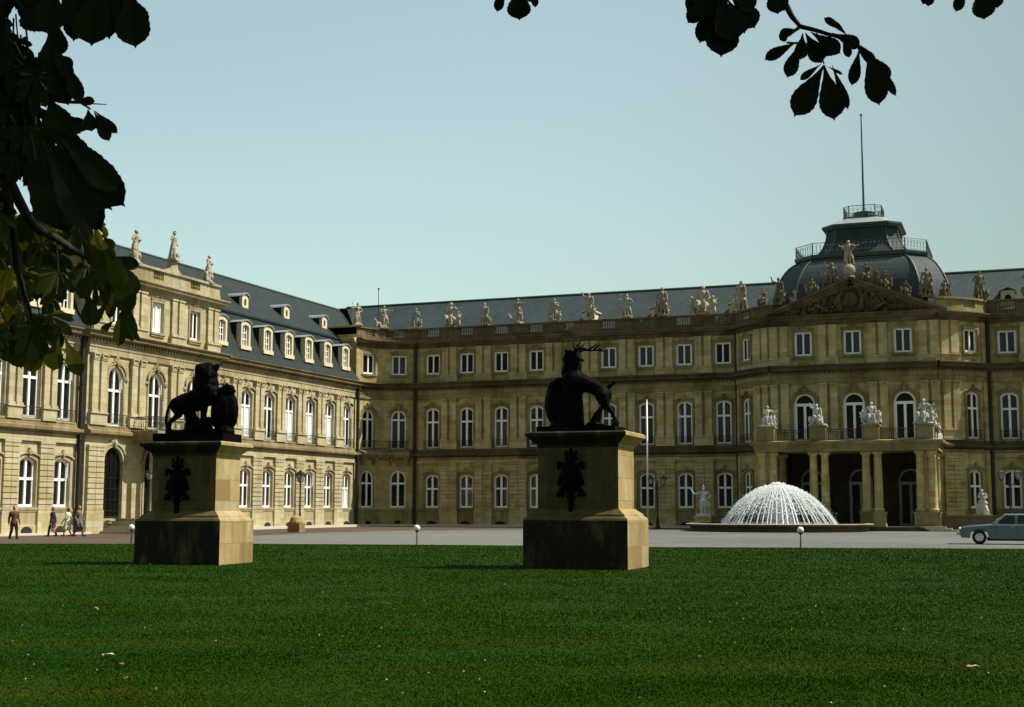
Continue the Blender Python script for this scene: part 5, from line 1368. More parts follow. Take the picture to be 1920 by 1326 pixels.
def lantern(t, x, y, z, s=1.0):
    mb = MB(); b = [(-.12, -.12), (.12, -.12), (.12, .12), (-.12, .12)]
    for i in range(4):
        a, c_ = b[i], b[(i + 1) % 4]; mb.tube([(x + a[0] * s, y + a[1] * s, z), (x + a[0] * 2.1 * s, y + a[1] * 2.1 * s, z + .5 * s)], .018, 4)
    k = len(mb.v)
    for q, zz in ((2.5, .5), (2.4, .56), (.9, .74), (.3, .86)): mb.v += [(x + a * q * s, y + c_ * q * s, z + zz * s) for a, c_ in b]
    for i in range(3):
        for j in range(4): mb.f.append((k + i * 4 + j, k + i * 4 + (j + 1) % 4, k + (i + 1) * 4 + (j + 1) % 4, k + (i + 1) * 4 + j))
    mb.f.append((k + 12, k + 13, k + 14, k + 15)); mb.f.append((k + 3, k + 2, k + 1, k)); mb.box(x - .13 * s, x + .13 * s, y - .13 * s, y + .13 * s, z - .05, z)
    l = link('lantern', mb.mesh('lantern', IRON), t)
    g = MB()
    for i in range(4):
        a, c_ = b[i], b[(i + 1) % 4]; g.quad((x + a[0] * .96 * s, y + a[1] * .96 * s, z), (x + c_[0] * .96 * s, y + c_[1] * .96 * s, z), (x + c_[0] * 2.0 * s, y + c_[1] * 2.0 * s, z + .5 * s), (x + a[0] * 2.0 * s, y + a[1] * 2.0 * s, z + .5 * s))
    link('lantern_glass', g.mesh('lantern_glass', LGL), l)
t = empty('street_lamp', (-46.78, 82.5, 0)); tag(t, 'iron street lamp with a single lantern behind a round stone block before the left wing', 'street lamp', 'street lamps on the forecourt')
mb = MB(); mb.lathe([(.15, 0), (.13, .6), (.075, .75), (.06, 1.4), (.05, 3.2), (.09, 3.25), (.05, 3.3), (.05, 3.42)], 10); mb.tube([(-.3, 0, 3.1), (.3, 0, 3.1)], .02, 5); link('post', mb.mesh('post', IRON, True), t); lantern(t, 0, 0, 3.45, .95)
t = empty('stone_block', (-46.72, 81.9, 0)); tag(t, 'squat rounded sandstone block at the foot of the single street lamp', 'stone block')
mb = MB(); mb.box(-.44, .48, -.4, .4, 0, .62); mb.lathe([(.44, .60), (.46, .72), (.36, 1.0), (.2, 1.14), (.01, 1.17)], 12); link('block', mb.mesh('block', PEDST), t)
def twin(loc, lb, rz=0, h=3.6):
    t = empty('street_lamp', loc, rz); tag(t, lb, 'street lamp', 'street lamps on the forecourt')
    mb = MB(); mb.lathe([(.22, 0), (.22, .15), (.14, .3), (.12, .8), (.07, 1.0), (.05, h - .3), (.08, h - .25), (.03, h + .35)], 10)
    for s in (-1, 1): mb.tube([(0, 0, h - .5), (s * .25, 0, h - .28), (s * .48, 0, h - .3), (s * .52, 0, h)], .03, 6)
    link('post', mb.mesh('post', IRON, True), t)
    for s in (-1, 1): lantern(t, s * .52, 0, h, .8)
twin((-27.7, 106.5, 0), 'dark iron street lamp with two lanterns right beside the white flagpole')
twin((-.9, 96, 0), 'dark iron street lamp with two lanterns behind the car at the right picture edge', .2)
t = empty('street_lamp', (-53.35, 74.35, 0)); tag(t, 'iron lamp with one lantern peeking out left of the lion pedestal before the wing steps', 'street lamp', 'street lamps on the forecourt')
mb = MB(); mb.lathe([(.15, 0), (.12, .6), (.06, .8), (.045, 3.4), (.08, 3.45), (.04, 3.5)], 10); link('post', mb.mesh('post', IRON, True), t); lantern(t, 0, 0, 3.5, .8)

# ================================================================ cars
def car(loc, rz, label, paint, name='parked_car', full=True):
    t = empty(name, loc, rz); tag(t, label, 'car')
    m, n, b = new_mat('car_paint'); b.inputs['Base Color'].default_value = (*paint, 1); b.inputs['Metallic'].default_value = .35; b.inputs['Roughness'].default_value = .35; b.inputs['Coat Weight'].default_value = .5
    hw = .82; NW = 1
    def arch(cx, r, up=True):
        pts = [(cx + r * math.cos(a), .33 + r * math.sin(a)) for a in [math.pi - math.pi * k / 12 for k in range(13)]]
        return [(x, max(z, .28)) for x, z in pts]
    low = [(-2.16, .42), (-2.1, .30), (-1.75, .27)] + arch(-1.33, .40) + [(-.85, .25), (.85, .25)] + arch(1.33, .40) + [(1.8, .28), (2.18, .36)]
    top = [(2.22, .60), (2.18, .78), (1.9, .86), (1.35, .90), (.6, .91), (-.65, .91), (-1.0, .89), (-1.7, .83), (-2.05, .77), (-2.2, .66)]
    poly = low + top
    mb = MB(); sec = [(-hw, .0, 1), (-hw * .97, .05, 1)]
    def ring(y, ins, zs): return [(x * (1 - ins), y, z if z < .6 else .6 + (z - .6) * zs) for x, z in poly]
    R_ = [ring(-hw + .06, .012, .90), ring(-hw, 0, .97), ring(-hw + .0, 0, 1)]
    ys = [(-hw + .10, .0, 1.0), (-hw + .02, .0, .93), (-hw, .002, .80)]
    rr = []
    for y, ins, zs in ((-hw, .004, .78), (-hw + .03, 0, .93), (-hw + .12, 0, 1.0), (0, -.01, 1.03), (hw - .12, 0, 1.0), (hw - .03, 0, .93), (hw, .004, .78)): rr.append(ring(y, ins, zs))
    k = len(poly); base = 0
    for r in rr: mb.v += r
    for i in range(len(rr) - 1):
        for j in range(k): mb.f.append((i * k + j, (i + 1) * k + j, (i + 1) * k + (j + 1) % k, i * k + (j + 1) % k))
    mb.f.append(tuple(range(k))); mb.f.append(tuple(reversed(range((len(rr) - 1) * k, len(rr) * k))))
    body = link('body', mb.mesh('body', m), t)
    for p_ in body.data.polygons: p_.use_smooth = False
    g = MB(); s0 = [(-.78, .90), (-.22, 1.36), (.75, 1.37), (1.32, .90)]                 # cabin
    def gring(y, f, dz): return [(x if z < 1 else x, y * (1 if z < 1 else .80), z - (0 if z < 1 else dz)) for x, z in s0]
    for y, dz in ((-hw + .06, .05), (-hw + .20, .0), (hw - .20, .0), (hw - .06, .05)): g.v += gring(y, 1, dz)
    for i in range(3):
        for j in range(4): g.f.append((i * 4 + j, (i + 1) * 4 + j, (i + 1) * 4 + (j + 1) % 4, i * 4 + (j + 1) % 4))
    g.f += [(0, 1, 2, 3), (15, 14, 13, 12)]; link('roof', g.mesh('roof', m), t)
    gl_ = GLASS
    def pt(x, z, off=.012, s=-1):
        f = (z - .90) / .42; y = s * ((hw - .06) * (1 - .2 * min(1, max(0, f)))); return (x, y + s * off, z)
    for s in (-1, 1):
        for x0, x1, x2, x3 in ((-.60, -.16, .20, .20), (.30, .30, .68, 1.04)):
            mbw = MB(); mbw.add([pt(x0, .93, s=s), pt(x1, 1.29, s=s), pt(x2, 1.30, s=s), pt(x3, .93, s=s)], [(0, 1, 2, 3)]); link('side_window', mbw.mesh('side_window', gl_), t)
    for nm, xa, xb in (('windscreen', -.74, -.25), ('rear_window', 1.27, .79)):
        mbw = MB(); o = -.014 if nm == 'windscreen' else .014; mbw.add([(xa + o, -.66, .94), (xa + o, .66, .94), (xb + o, .54, 1.33), (xb + o, -.54, 1.33)], [(0, 1, 2, 3)]); link(nm, mbw.mesh(nm, gl_), t)
    TY = plain('tyre_rubber', (.012, .012, .012), .85); CH = plain('chrome', (.62, .62, .62), .22, .9, vary=.05)
    for x in (-1.33, 1.33):
        for s in (-1, 1):
            y = s * (hw - .11); tt = MB(); tt.lathe([(.18, -.09), (.29, -.095), (.31, -.06), (.31, .06), (.29, .095), (.18, .09)], 24)
            tt.v = [(vx, vz, vy) for vx, vy, vz in tt.v]; wh = link('wheel', tt.mesh('wheel', TY, True), t, (x, y, .31))
            hh = MB(); hh.lathe([(.19, .085), (.17, .10), (.12, .09), (.06, .12), (.001, .125)], 20); hh.v = [(vx, s * vz, vy) for vx, vy, vz in hh.v]; link('hubcap', hh.mesh('hubcap', CH, True), wh)
    for x in (-2.21, 2.2):
        mb = MB(); mb.box(x - .07, x + .07, -hw - .01, hw + .01, .40, .50); link('bumper', mb.mesh('bumper', CH), t)
    for s in (-1, 1):
        mb = MB(); mb.blob((-2.15, s * .6, .66), (.05, .16, .09), 12, 8); link('headlight', mb.mesh('headlight', GLOBE, True), t)
        mb = MB(); mb.box(.0, .14, s * hw - .02, s * hw + .03, .76, .80); link('door_handle', mb.mesh('door_handle', CH), t)
        mb = MB(); mb.box(-.655, -.645, s * hw - .004 if s > 0 else s * hw - .006, s * hw + .006, .35, .86); mb.box(.255, .265, s * hw - .006, s * hw + .006, .35, .86); link('door_seam', mb.mesh('door_seam', IRON), t)
        mb = MB(); mb.box(-.62, -.50, s * (hw - .02), s * (hw + .10), .93, 1.02); link('wing_mirror', mb.mesh('wing_mirror', CH), t)
    mb = MB(); mb.box(-1.0, 1.0, -hw + .2, hw - .2, .16, .3); link('underbody', mb.mesh('underbody', IRON), t)
    return t
cr = car((-.70, 67.95, .004), .0, 'grey-blue saloon car driving out of the right edge of the picture', (.12, .16, .185))
cr.rotation_euler.z = R(2); cr.scale = (1.04, 1.04, 1.04)
car((-14.6, 107.4, .30), R(100), 'dark blue car parked in the shade under the portico', (.012, .016, .03))

# ================================================================ litter and fallen leaves
def leaf_litter(name, x, y, s, c, lb, cat, rz=0, thick=.02, elong=2.2):
    t = MB(); rg_ = random.Random(int(x * 100)); n = 14; top_ = []
    for k in range(n):
        a = 2 * math.pi * k / n; r = 1 + .25 * math.sin(5 * a) + rg_.uniform(-.1, .1); top_.append((s * elong * r * math.cos(a), s * r * math.sin(a), .045 + thick * .5 * abs(math.sin(a)) + rg_.uniform(0, thick * .5)))
    t.add(top_ + [(0, 0, .055)], [(k, (k + 1) % n, n) for k in range(n)]); t.add([(a, b, c_ - .006) for a, b, c_ in top_] + [(0, 0, .048)], [((k + 1) % n, k, n) for k in range(n)])
    o = t.build(name, plain(name + '_mat', c, .7, vary=.3, scale=20), None, (x, y, 0), rz); tag(o, lb, cat)
leaf_litter('paper_scrap', -9.45, 12.53, .028, (.70, .70, .52), 'pale crumpled paper scrap lying on the lawn at lower left', 'litter', .4, .03)
leaf_litter('litter_scrap', -13.84, 17.98, .032, (.55, .30, .36), 'small pink and white scrap on the lawn left of centre', 'litter', .3, .05, 1.3)
leaf_litter('fallen_leaf', -.56, 14.78, .042, (.42, .27, .10), 'tan fallen leaf on the lawn at lower right', 'fallen leaf', .5, .03, 1.6)
leaf_litter('fallen_leaf', -10.17, 20.94, .038, (.30, .14, .05), 'brown fallen leaf on the lawn between the pedestals', 'fallen leaf', .2, .02, 1.9)
leaf_litter('fallen_leaf', -8.81, 11.87, .03, (.30, .09, .03), 'reddish fallen leaf just below the paper scrap', 'fallen leaf', .2, .02, 1.3)
leaf_litter('fallen_leaf', -7.99, 10.9, .03, (.28, .08, .03), 'small rust-red fallen leaf nearest the lower left edge', 'fallen leaf', .9, .02, 1.2)

# ================================================================ people
SKIN = plain('skin', (.42, .25, .17), .6, vary=.08); HAIRD = plain('dark_hair', (.03, .02, .014), .7); HAIRB = plain('grey_brown_hair', (.12, .09, .06), .7)
def person(loc, rz, h, label, stride, top_c, leg_c, hair_c, skirt=None, coat=False, arm_swing=.25, shoe=(.02, .018, .016), hold=0):
    t = empty('person', loc, rz); tag(t, label, 'person')
    u = h; P = []
    def V_(x, y, z): return (x * u, y * u, z * u)
    st = stride
    hipz = .53; hL, hR = (.05, 0, hipz), (-.05, 0, hipz)
    kn = {1: (.052, -.30 * st, .285), -1: (-.052, .06 * st, .285)}; an = {1: (.05, -.42 * st, .045), -1: (-.05, .46 * st, .06)}
    leg = []
    for s in (1, -1): leg += [('c', V_(s * .05, 0, hipz - .02), V_(*kn[s]), .052 * u, .036 * u), ('c', V_(*kn[s]), V_(*an[s]), .036 * u, .024 * u)]
    feet = [('c', V_(an[s][0], an[s][1] + .02, .022), V_(an[s][0], an[s][1] - .10, .018), .022 * u, .018 * u) for s in (1, -1)]
    torso = [('c', V_(0, 0, hipz), V_(0, 0, .64), .078 * u, .070 * u), ('c', V_(0, .0, .64), V_(0, 0, .75), .074 * u, .085 * u), ('c', V_(-.075, 0, .79), V_(.075, 0, .79), .045 * u, .045 * u), ('e', V_(0, 0, .74), (.115 * u, .068 * u, .08 * u))]
    head = [('c', V_(0, .0, .80), V_(0, -.01, .87), .032 * u, .030 * u), ('e', V_(0, -.012, .935), (.042 * u, .052 * u, .062 * u)), ('e', V_(0, -.062, .928), (.009 * u, .014 * u, .014 * u)), ('e', V_(0, -.052, .898), (.018 * u, .012 * u, .008 * u)),
            ('e', V_(.044, 0, .93), (.008 * u, .012 * u, .018 * u)), ('e', V_(-.044, 0, .93), (.008 * u, .012 * u, .018 * u)), ('e', V_(0, -.03, .888), (.025 * u, .025 * u, .015 * u))]
    arm = []; hand = []
    for s in (1, -1):
        sw = -arm_swing * s * (1 if st else 0); sh = V_(s * .115, 0, .795); el = V_(s * .122, sw * .2 + .02, .63); wr = V_(s * .115, sw * .5 - .03, .49)
        if hold == s: wr = V_(s * .14, -.03, .47)
        arm += [('c', sh, el, .034 * u, .027 * u), ('c', el, wr, .027 * u, .018 * u)]
        w_ = Vector(wr); hand += [('c', tuple(w_), tuple(w_ + Vector((0, -.008, -.045)) * u), .019 * u, .020 * u)]
        for f in range(4): hand.append(('c', tuple(w_ + Vector((0, -.020 + .013 * f, -.05)) * u), tuple(w_ + Vector((-s * .010, -.026 + .014 * f, -.092 + .005 * abs(f - 1.4))) * u), .0058 * u, .0050 * u))
        hand.append(('c', tuple(w_ + Vector((0, -.016, -.025)) * u), tuple(w_ + Vector((-s * .004, -.042, -.058)) * u), .0065 * u, .0055 * u))
    body = link('body', sculpt_mesh('body', leg + feet + torso + head + arm + hand, .0105, SKIN, smooth_it=1), t)
    grow = lambda L, k: [('c', p[1], p[2], p[3] + k, p[4] + k) if p[0] == 'c' else ('e', p[1], tuple(x + k for x in p[2])) for p in L]
    TOP = plain('top_cloth', top_c, .9, vary=.15, scale=12); LEG = plain('leg_cloth', leg_c, .9, vary=.15, scale=12); SH = plain('shoe_leather', shoe, .5)
    jk = grow([x for x in torso] + [a for a in arm], .014)
    jk += [('c', V_(0, .0, .80), V_(0, -.0, .825), .040 * u, .036 * u)]
    if coat: jk += [('c', V_(0, 0, hipz), V_(0, 0, .34), .095 * u, .11 * u)]
    else: jk += [('c', V_(0, 0, hipz), V_(0, 0, .47), .088 * u, .088 * u)]
    link('jacket' if skirt is None else 'blouse', sculpt_mesh('jacket', jk, .016, TOP, smooth_it=2), t)
    if skirt: link('skirt', sculpt_mesh('skirt', [('c', V_(0, 0, .56), V_(0, 0, .50), .084 * u, .10 * u), ('c', V_(0, 0, .50), V_(0, -.02, .33), .105 * u, .125 * u)] + [('c', V_(.08 * math.cos(k), .08 * math.sin(k), .46), V_(.12 * math.cos(k), .13 * math.sin(k) - .02, .26), .035 * u, .035 * u) for k in range(7)], .016, plain('skirt_cloth', skirt, .9), smooth_it=2), t)
    else: link('trousers', sculpt_mesh('trousers', [('c', V_(0, 0, hipz - .01), V_(0, 0, hipz + .02), .082 * u, .082 * u)] + [('c', p[1], p[2], p[3] + .018, p[4] + .022) for p in leg], .015, LEG, smooth_it=2), t)
    link('shoes', sculpt_mesh('shoes', grow(feet, .010), .012, SH), t)
    link('hair', sculpt_mesh('hair', [('e', V_(0, .008, .952), (.048 * u, .052 * u, .055 * u)), ('e', V_(0, .03, .925), (.045 * u, .034 * u, .05 * u if skirt is None else .075 * u))], .012, hair_c), t)
    return t
person((-50.3, 58.3, 0), R(65), 1.76, 'man in a rust-brown jacket and dark trousers walking at the far left edge', .30, (.12, .035, .018), (.018, .016, .016), HAIRD)
person((-52.95, 64.6, 0), R(-60), 1.70, 'person in a long black coat carrying a pink bag', .28, (.008, .010, .016), (.02, .03, .02), HAIRB, coat=True, hold=1)
person((-52.2, 65.0, 0), R(-75), 1.66, 'woman in a cream blouse and pale skirt beside the man in a grey-brown jacket', .26, (.62, .60, .42), (.4, .4, .3), HAIRD, skirt=(.60, .58, .42), shoe=(.2, .06, .03))
person((-51.65, 65.3, 0), R(100), 1.78, 'man in a grey-brown jacket with a dark bag, nearest the wing steps', .32, (.17, .115, .10), (.13, .115, .12), HAIRB, hold=-1)
def bag(name, loc, c, lb, w_=.34, h_=.36):
    t = empty(name, loc, R(30)); tag(t, lb, 'bag'); M_ = plain(name + '_skin', c, .7, vary=.35, scale=7)
    mb = MB(); mb.prism([(-w_ / 2, 0), (w_ / 2, 0), (w_ / 2 * .9, h_), (-w_ / 2 * .9, h_)], -.08, .08); o = link('bag_body', mb.mesh('bag_body', M_), t)
    mb = MB(); mb.tube([(-.09, 0, h_), (-.07, 0, h_ + .13), (.07, 0, h_ + .13), (.09, 0, h_)], .01, 5); link('handle', mb.mesh('handle', M_), t)
bag('shopping_bag', (-52.75, 64.42, .24), (.62, .22, .26), 'pink and white bag held by the person in the black coat', .22, .26)
bag('handbag', (-51.45, 65.12, .34), (.02, .02, .025), 'dark bag held by the man in the grey-brown jacket', .42, .24)
# ================================================================ chestnut trees
def leaf_mat(name, stops, tl):
    m, n, b = new_mat(name); pos = geo_pos(n)
    v = n.nodes.new('ShaderNodeTexVoronoi'); v.inputs['Scale'].default_value = 5.5; n.links.new(pos, v.inputs['Vector'])
    sep = n.nodes.new('ShaderNodeSeparateColor'); n.links.new(v.outputs['Color'], sep.inputs[0])
    col = ramp(n, sep.outputs[0], stops)
    n.links.new(col, b.inputs['Base Color']); b.inputs['Roughness'].default_value = .6; b.inputs['Specular IOR Level'].default_value = .15
    tr = n.nodes.new('ShaderNodeBsdfTranslucent'); n.links.new(col, tr.inputs[0]); mx = n.nodes.new('ShaderNodeMixShader'); mx.inputs[0].default_value = tl
    n.links.new(b.outputs[0], mx.inputs[1]); n.links.new(tr.outputs[0], mx.inputs[2]); n.links.new(mx.outputs[0], n.nodes['Material Output'].inputs[0]); return m
LEAF = leaf_mat('chestnut_leaf', [(0, (.010, .018, .004)), (.6, (.014, .024, .005)), (.9, (.018, .028, .005))], .02); LEAF2 = leaf_mat('sunlit_yellowing_chestnut_leaf', [(0, (.022, .038, .007)), (.5, (.042, .060, .010)), (.80, (.085, .10, .014)), (.93, (.34, .26, .02))], .22); BARK = plain('chestnut_bark', (.014, .011, .008), .9, vary=.4, scale=14, bumpy=.8)  # lower leaves: brighter copy with light put into the colour, some yellow
_k = [(0, .03), (.12, .09), (.25, .19), (.40, .36), (.55, .52), (.68, .60), (.78, .585), (.86, .50), (.92, .36), (.96, .18), (.985, .06), (1.03, .0)]
PROFILE = [(t, float(np.interp(t, [a for a, _ in _k], [b for _, b in _k]))) for t in (0, .12, .24, .34, .43, .51, .58, .64, .70, .75, .80, .84, .88, .915, .945, .965, .985, 1.03)]
COARSE = [PROFILE[i] for i in (0, 4, 8, 12, 17)]
PC = [PROFILE]
def leaflet(mb, base, ax, nrm, L, wr=.36, droop=.35, rg=random):
    """obovate leaflet, folded along its midrib and drooping along its length"""
    ax = ax.normalized(); side = ax.cross(nrm).normalized(); nrm = side.cross(ax).normalized(); b = len(mb.v)
    for i, (t, wv) in enumerate(PC[0]):
        p = base + ax * (L * t) - Vector((0, 0, 1)) * droop * L * t * t; w_ = wv * L * wr * (1 + (.035 if i % 2 else -.03))
        f = nrm * (w_ * .28)
        mb.v += [tuple(p - side * w_ + f), tuple(p), tuple(p + side * w_ + f)]
    for i in range(len(PC[0]) - 1):
        o = b + i * 3; mb.f += [(o, o + 1, o + 4, o + 3), (o + 1, o + 2, o + 5, o + 4)]
def palmate(mb, hub, down, nrm, L, n=7, spread=105, wr=.36, rg=random, droop=.3, petiole=None):
    down = down.normalized(); side = down.cross(nrm).normalized(); nn = side.cross(down).normalized()
    for k in range(n):
        a = R(-spread + 2 * spread * k / (n - 1)) + rg.uniform(-.08, .08); s = 1 - .42 * abs(k - (n - 1) / 2) / ((n - 1) / 2)
        ax = down * math.cos(a) + side * math.sin(a); leaflet(mb, hub, ax + nn * rg.uniform(-.15, .15), nn, L * s * rg.uniform(.9, 1.08), wr, droop, rg)
    if petiole is not None: mb.tube([hub, (hub + petiole) / 2 - Vector((0, 0, .01)), petiole], [.003, .0035, .004], 4, False)
def limb(mb, pts, r0, r1, n=8):
    P = [Vector(p) for p in pts]; Q = []
    for i in range(len(P) - 1):
        for k in range(4): Q.append(P[i].lerp(P[i + 1], k / 4) + Vector((random.uniform(-1, 1), random.uniform(-1, 1), random.uniform(-1, 1))) * r0 * .12)
    Q.append(P[-1]); mb.tube(Q, [r0 + (r1 - r0) * i / (len(Q) - 1) for i in range(len(Q))], n)
def cw(lat, dep, z): return CAMH * lat + CAMD * dep + Vector((0, 0, z))
UPV = Vector((0, 0, 1)); DN = -UPV
toCam = -CAMD

t1 = empty('chestnut_tree', cw(-4.2, 2.6, 0)); tag(t1, 'horse chestnut tree whose dark leafy branches hang in from the left', 'tree')
t2 = empty('chestnut_tree', cw(6.8, 5.2, 0)); tag(t2, 'horse chestnut tree whose few leaves hang in from the top right', 'tree')
def unparent(o, t): o.parent = t; o.location = -t.location
def trunk(t, h=4.6, r=.42):
    mb = MB(); limb(mb, [(0, 0, -.05), (.03, .02, 1.5), (.0, .05, 3.0), (.05, 0, h)], r, r * .7, 14); o = mb.build('trunk', BARK, t, smooth=True)
trunk(t1); trunk(t2)
br1 = MB(); br2 = MB()
A1 = cw(-4.2, 2.6, 4.4); A2 = cw(6.8, 5.2, 4.4)
for e in (cw(-2.2, 4.0, 4.6), cw(0.2, 5.5, 6.2), cw(-5.0, 7.0, 6.5), cw(-7, 1, 7), cw(-2, -1.5, 7), cw(-3.5, 3, 9.5)): limb(br1, [A1, A1.lerp(e, .5) + Vector((0, 0, .35)), e], .17, .05)
limb(br1, [cw(-2.2, 4.0, 4.6), at(-60, -60, 4.6), at(-20, 160, 4.3), at(10, 330, 4.3)], .05, .02); limb(br1, [at(-60, -60, 4.6), at(60, -30, 4.4), at(120, -20, 4.5)], .035, .008)
limb(br1, [at(10, 330, 4.3), at(60, 420, 4.6), at(140, 470, 5.0), at(200, 500, 5.2)], .02, .008); limb(br1, [at(10, 330, 4.3), at(30, 500, 4.7), at(60, 600, 4.9)], .018, .006)
limb(br1, [at(-20, 100, 4.4), at(60, 150, 4.3), at(110, 190, 4.3)], .014, .005, 5); limb(br1, [at(110, 190, 4.3), at(150, 192, 4.2), at(170, 205, 4.2)], .006, .003, 5); limb(br1, [at(130, 193, 4.2), at(200, 196, 4.2)], .003, .0015, 4)
for e in (cw(3.0, 6.0, 4.5), cw(1.0, 8.5, 6.5), cw(5, 9.5, 7), cw(9, 4, 7), cw(5, 1.5, 7.5), cw(6, 5, 9.5)): limb(br2, [A2, A2.lerp(e, .5) + Vector((0, 0, .35)), e], .17, .05)
D2 = 6.8
limb(br2, [cw(3.0, 6.0, 4.5), at(1380, -120, 6.6), at(1450, -30, D2), at(1482, 25, D2), at(1500, 50, D2)], .03, .010, 6)
limb(br2, [at(1500, 50, D2), at(1540, 60, D2), at(1590, 75, D2), at(1625, 95, D2), at(1635, 110, D2)], .012, .005, 6); limb(br2, [at(1500, 50, D2), at(1480, 62, D2)], .008, .004, 5)
limb(br2, [at(1475, 80, D2), at(1530, 84, D2), at(1545, 120, D2)], .006, .004, 5)
limb(br2, [cw(3.0, 6.0, 4.5), at(1330, -110, 6.6), at(1350, -30, 6.6), at(1355, 5, 6.6)], .02, .006, 6); limb(br2, [at(1380, -120, 6.6), at(1100, -110, 6.8), at(975, -60, 7), at(970, -20, 7)], .02, .005, 6)
limb(br2, [cw(3.0, 6.0, 4.5), at(1700, -110, 7), at(1820, -60, 7), at(1835, -20, 7)], .02, .005, 6)
for mbr, t in ((br1, t1), (br2, t2)): unparent(mbr.build('branches', BARK, smooth=True), t)

cr1, cr2, cr3 = MB(), MB(), MB(); r3 = random.Random(17)
def px_leaflet(mb, x0, y0, x1, y1, dep, wr=.40, face=0.0):
    """one leaflet from its stalk end to its tip"""
    a, b = at(x0, y0, dep), at(x1, y1, dep); ax = b - a; L = ax.length
    nrm = (toCam + CAMH * face).normalized(); leaflet(mb, a, ax, nrm, L, wr, 0.0)
# right hanging twig, leaflet by leaflet
for q in ((1545, 122, 1490, 217, .46), (1545, 122, 1564, 224, .50), (1560, 122, 1590, 205, .22), (1545, 122, 1520, 165, .4), (1550, 124, 1580, 140, .2), (1540, 120, 1500, 150, .3),
          (1500, 80, 1476, 145, .42), (1495, 78, 1434, 112, .34), (1480, 62, 1462, 75, .9), (1500, 55, 1461, 66, .5), (1510, 62, 1540, 118, .62), (1520, 60, 1575, 100, .50), (1505, 62, 1500, 112, .55), (1530, 62, 1560, 105, .6),
          (1580, 70, 1592, 108, .45), (1585, 60, 1545, 34, .34), (1590, 68, 1560, 40, .3), (1612, 90, 1597, 160, .34), (1625, 98, 1648, 196, .46), (1628, 100, 1680, 180, .20), (1625, 98, 1668, 150, .42), (1600, 80, 1640, 120, .4), (1560, 62, 1612, 88, .5)):
    px_leaflet(cr2, *q[:4], D2 + r3.uniform(-.05, .05), q[4] * .80)
for q in ((1355, 0, 1352, 105, .52), (1340, 0, 1312, 80, .34), (1330, -5, 1290, 43, .42), (1365, 0, 1396, 62, .5), (1372, -5, 1415, 52, .55), (1330, -20, 1288, 20, .5), (1375, -20, 1412, 20, .6), (1345, -10, 1380, 75, .6), (1345, -30, 1340, 60, .6), (1355, -50, 1320, 30, .7),
          (1450, -30, 1458, 26, .6), (1440, -30, 1470, 20, .5), (1835, -25, 1845, 36, .62), (1810, -30, 1792, 22, .34), (1860, -30, 1870, 15, .5), (1745, -30, 1740, 12, .4), (1755, -35, 1730, 8, .4)):
    px_leaflet(cr2, *q[:4], 6.6 + r3.uniform(-.05, .05), q[4] * .98)
for q in ((970, -25, 974, 37, .62), (945, -25, 932, 22, .34), (1000, -25, 1004, 14, .3), (985, -40, 1000, 5, .5)): px_leaflet(cr2, *q[:4], 7.0, q[4] * .98)
# left: leaves along the top and the twig at half height
for q in ((245, -25, 254, 88, .50), (225, -20, 272, 55, .42), (180, -25, 172, 84, .58), (160, -20, 138, 76, .42), (200, -30, 210, 60, .45), (185, -30, 205, 72, .42), (120, -40, 160, 50, .6), (100, -30, 92, 62, .6), (60, -20, 85, 60, .8), (240, -35, 215, 40, .5),
          (108, 40, 112, 105, .5), (92, 60, 98, 140, .55), (95, 80, 135, 150, .30), (88, 100, 128, 196, .42), (120, 110, 152, 192, .30), (140, 190, 178, 190, .4), (178, 208, 220, 250, .26), (176, 208, 205, 264, .34), (165, 205, 172, 246, .7), (120, 215, 160, 245, .5), (100, 210, 150, 250, .5),
          (96, 100, 136, 130, .5), (90, 180, 120, 250, .6), (70, 200, 130, 260, .6)):
    px_leaflet(cr1, *q[:4], 4.3 + r3.uniform(-.15, .15), q[4] * .98)
# the big near leaf, several overlapping leaflets
for q in ((120, 262, 232, 385, .30), (110, 255, 222, 358, .26), (100, 250, 205, 330, .24), (105, 262, 208, 392, .26), (95, 270, 190, 432, .26), (80, 262, 172, 436, .24), (100, 255, 192, 398, .26), (90, 250, 186, 310, .24),
          (70, 255, 150, 428, .26), (60, 250, 128, 436, .26), (90, 240, 168, 292, .28), (60, 240, 150, 350, .28), (50, 270, 105, 425, .26), (105, 240, 152, 272, .30), (70, 260, 160, 390, .28), (110, 280, 214, 374, .22), (60, 300, 140, 400, .3)):
    px_leaflet(cr1, *q[:4], 3.9 + r3.uniform(-.15, .15), q[4] * 1.15, r3.uniform(-.4, .4))
EDGE = [(-40, -40, 120), (0, 0, 115), (60, 40, 95), (120, 60, 98), (180, 90, 105), (230, 130, 130), (280, 80, 110), (330, 60, 150), (400, 60, 150), (430, 60, 190), (470, 60, 225), (520, 60, 245), (560, 60, 245), (600, 60, 215), (640, 60, 150), (680, 60, 95), (700, 60, 60)]
def edge(y): return np.interp(y, [e[0] for e in EDGE], [e[2] for e in EDGE])
GAPS = [(18, 28, 16), (24, 20, 10), (60, 75, 9), (97, 95, 10), (118, 165, 11), (66, 105, 7), (140, 205, 13), (95, 200, 10), (100, 222, 9), (115, 258, 8), (40, 345, 16), (28, 372, 14), (75, 362, 7), (25, 398, 12), (88, 378, 6), (110, 400, 6)]
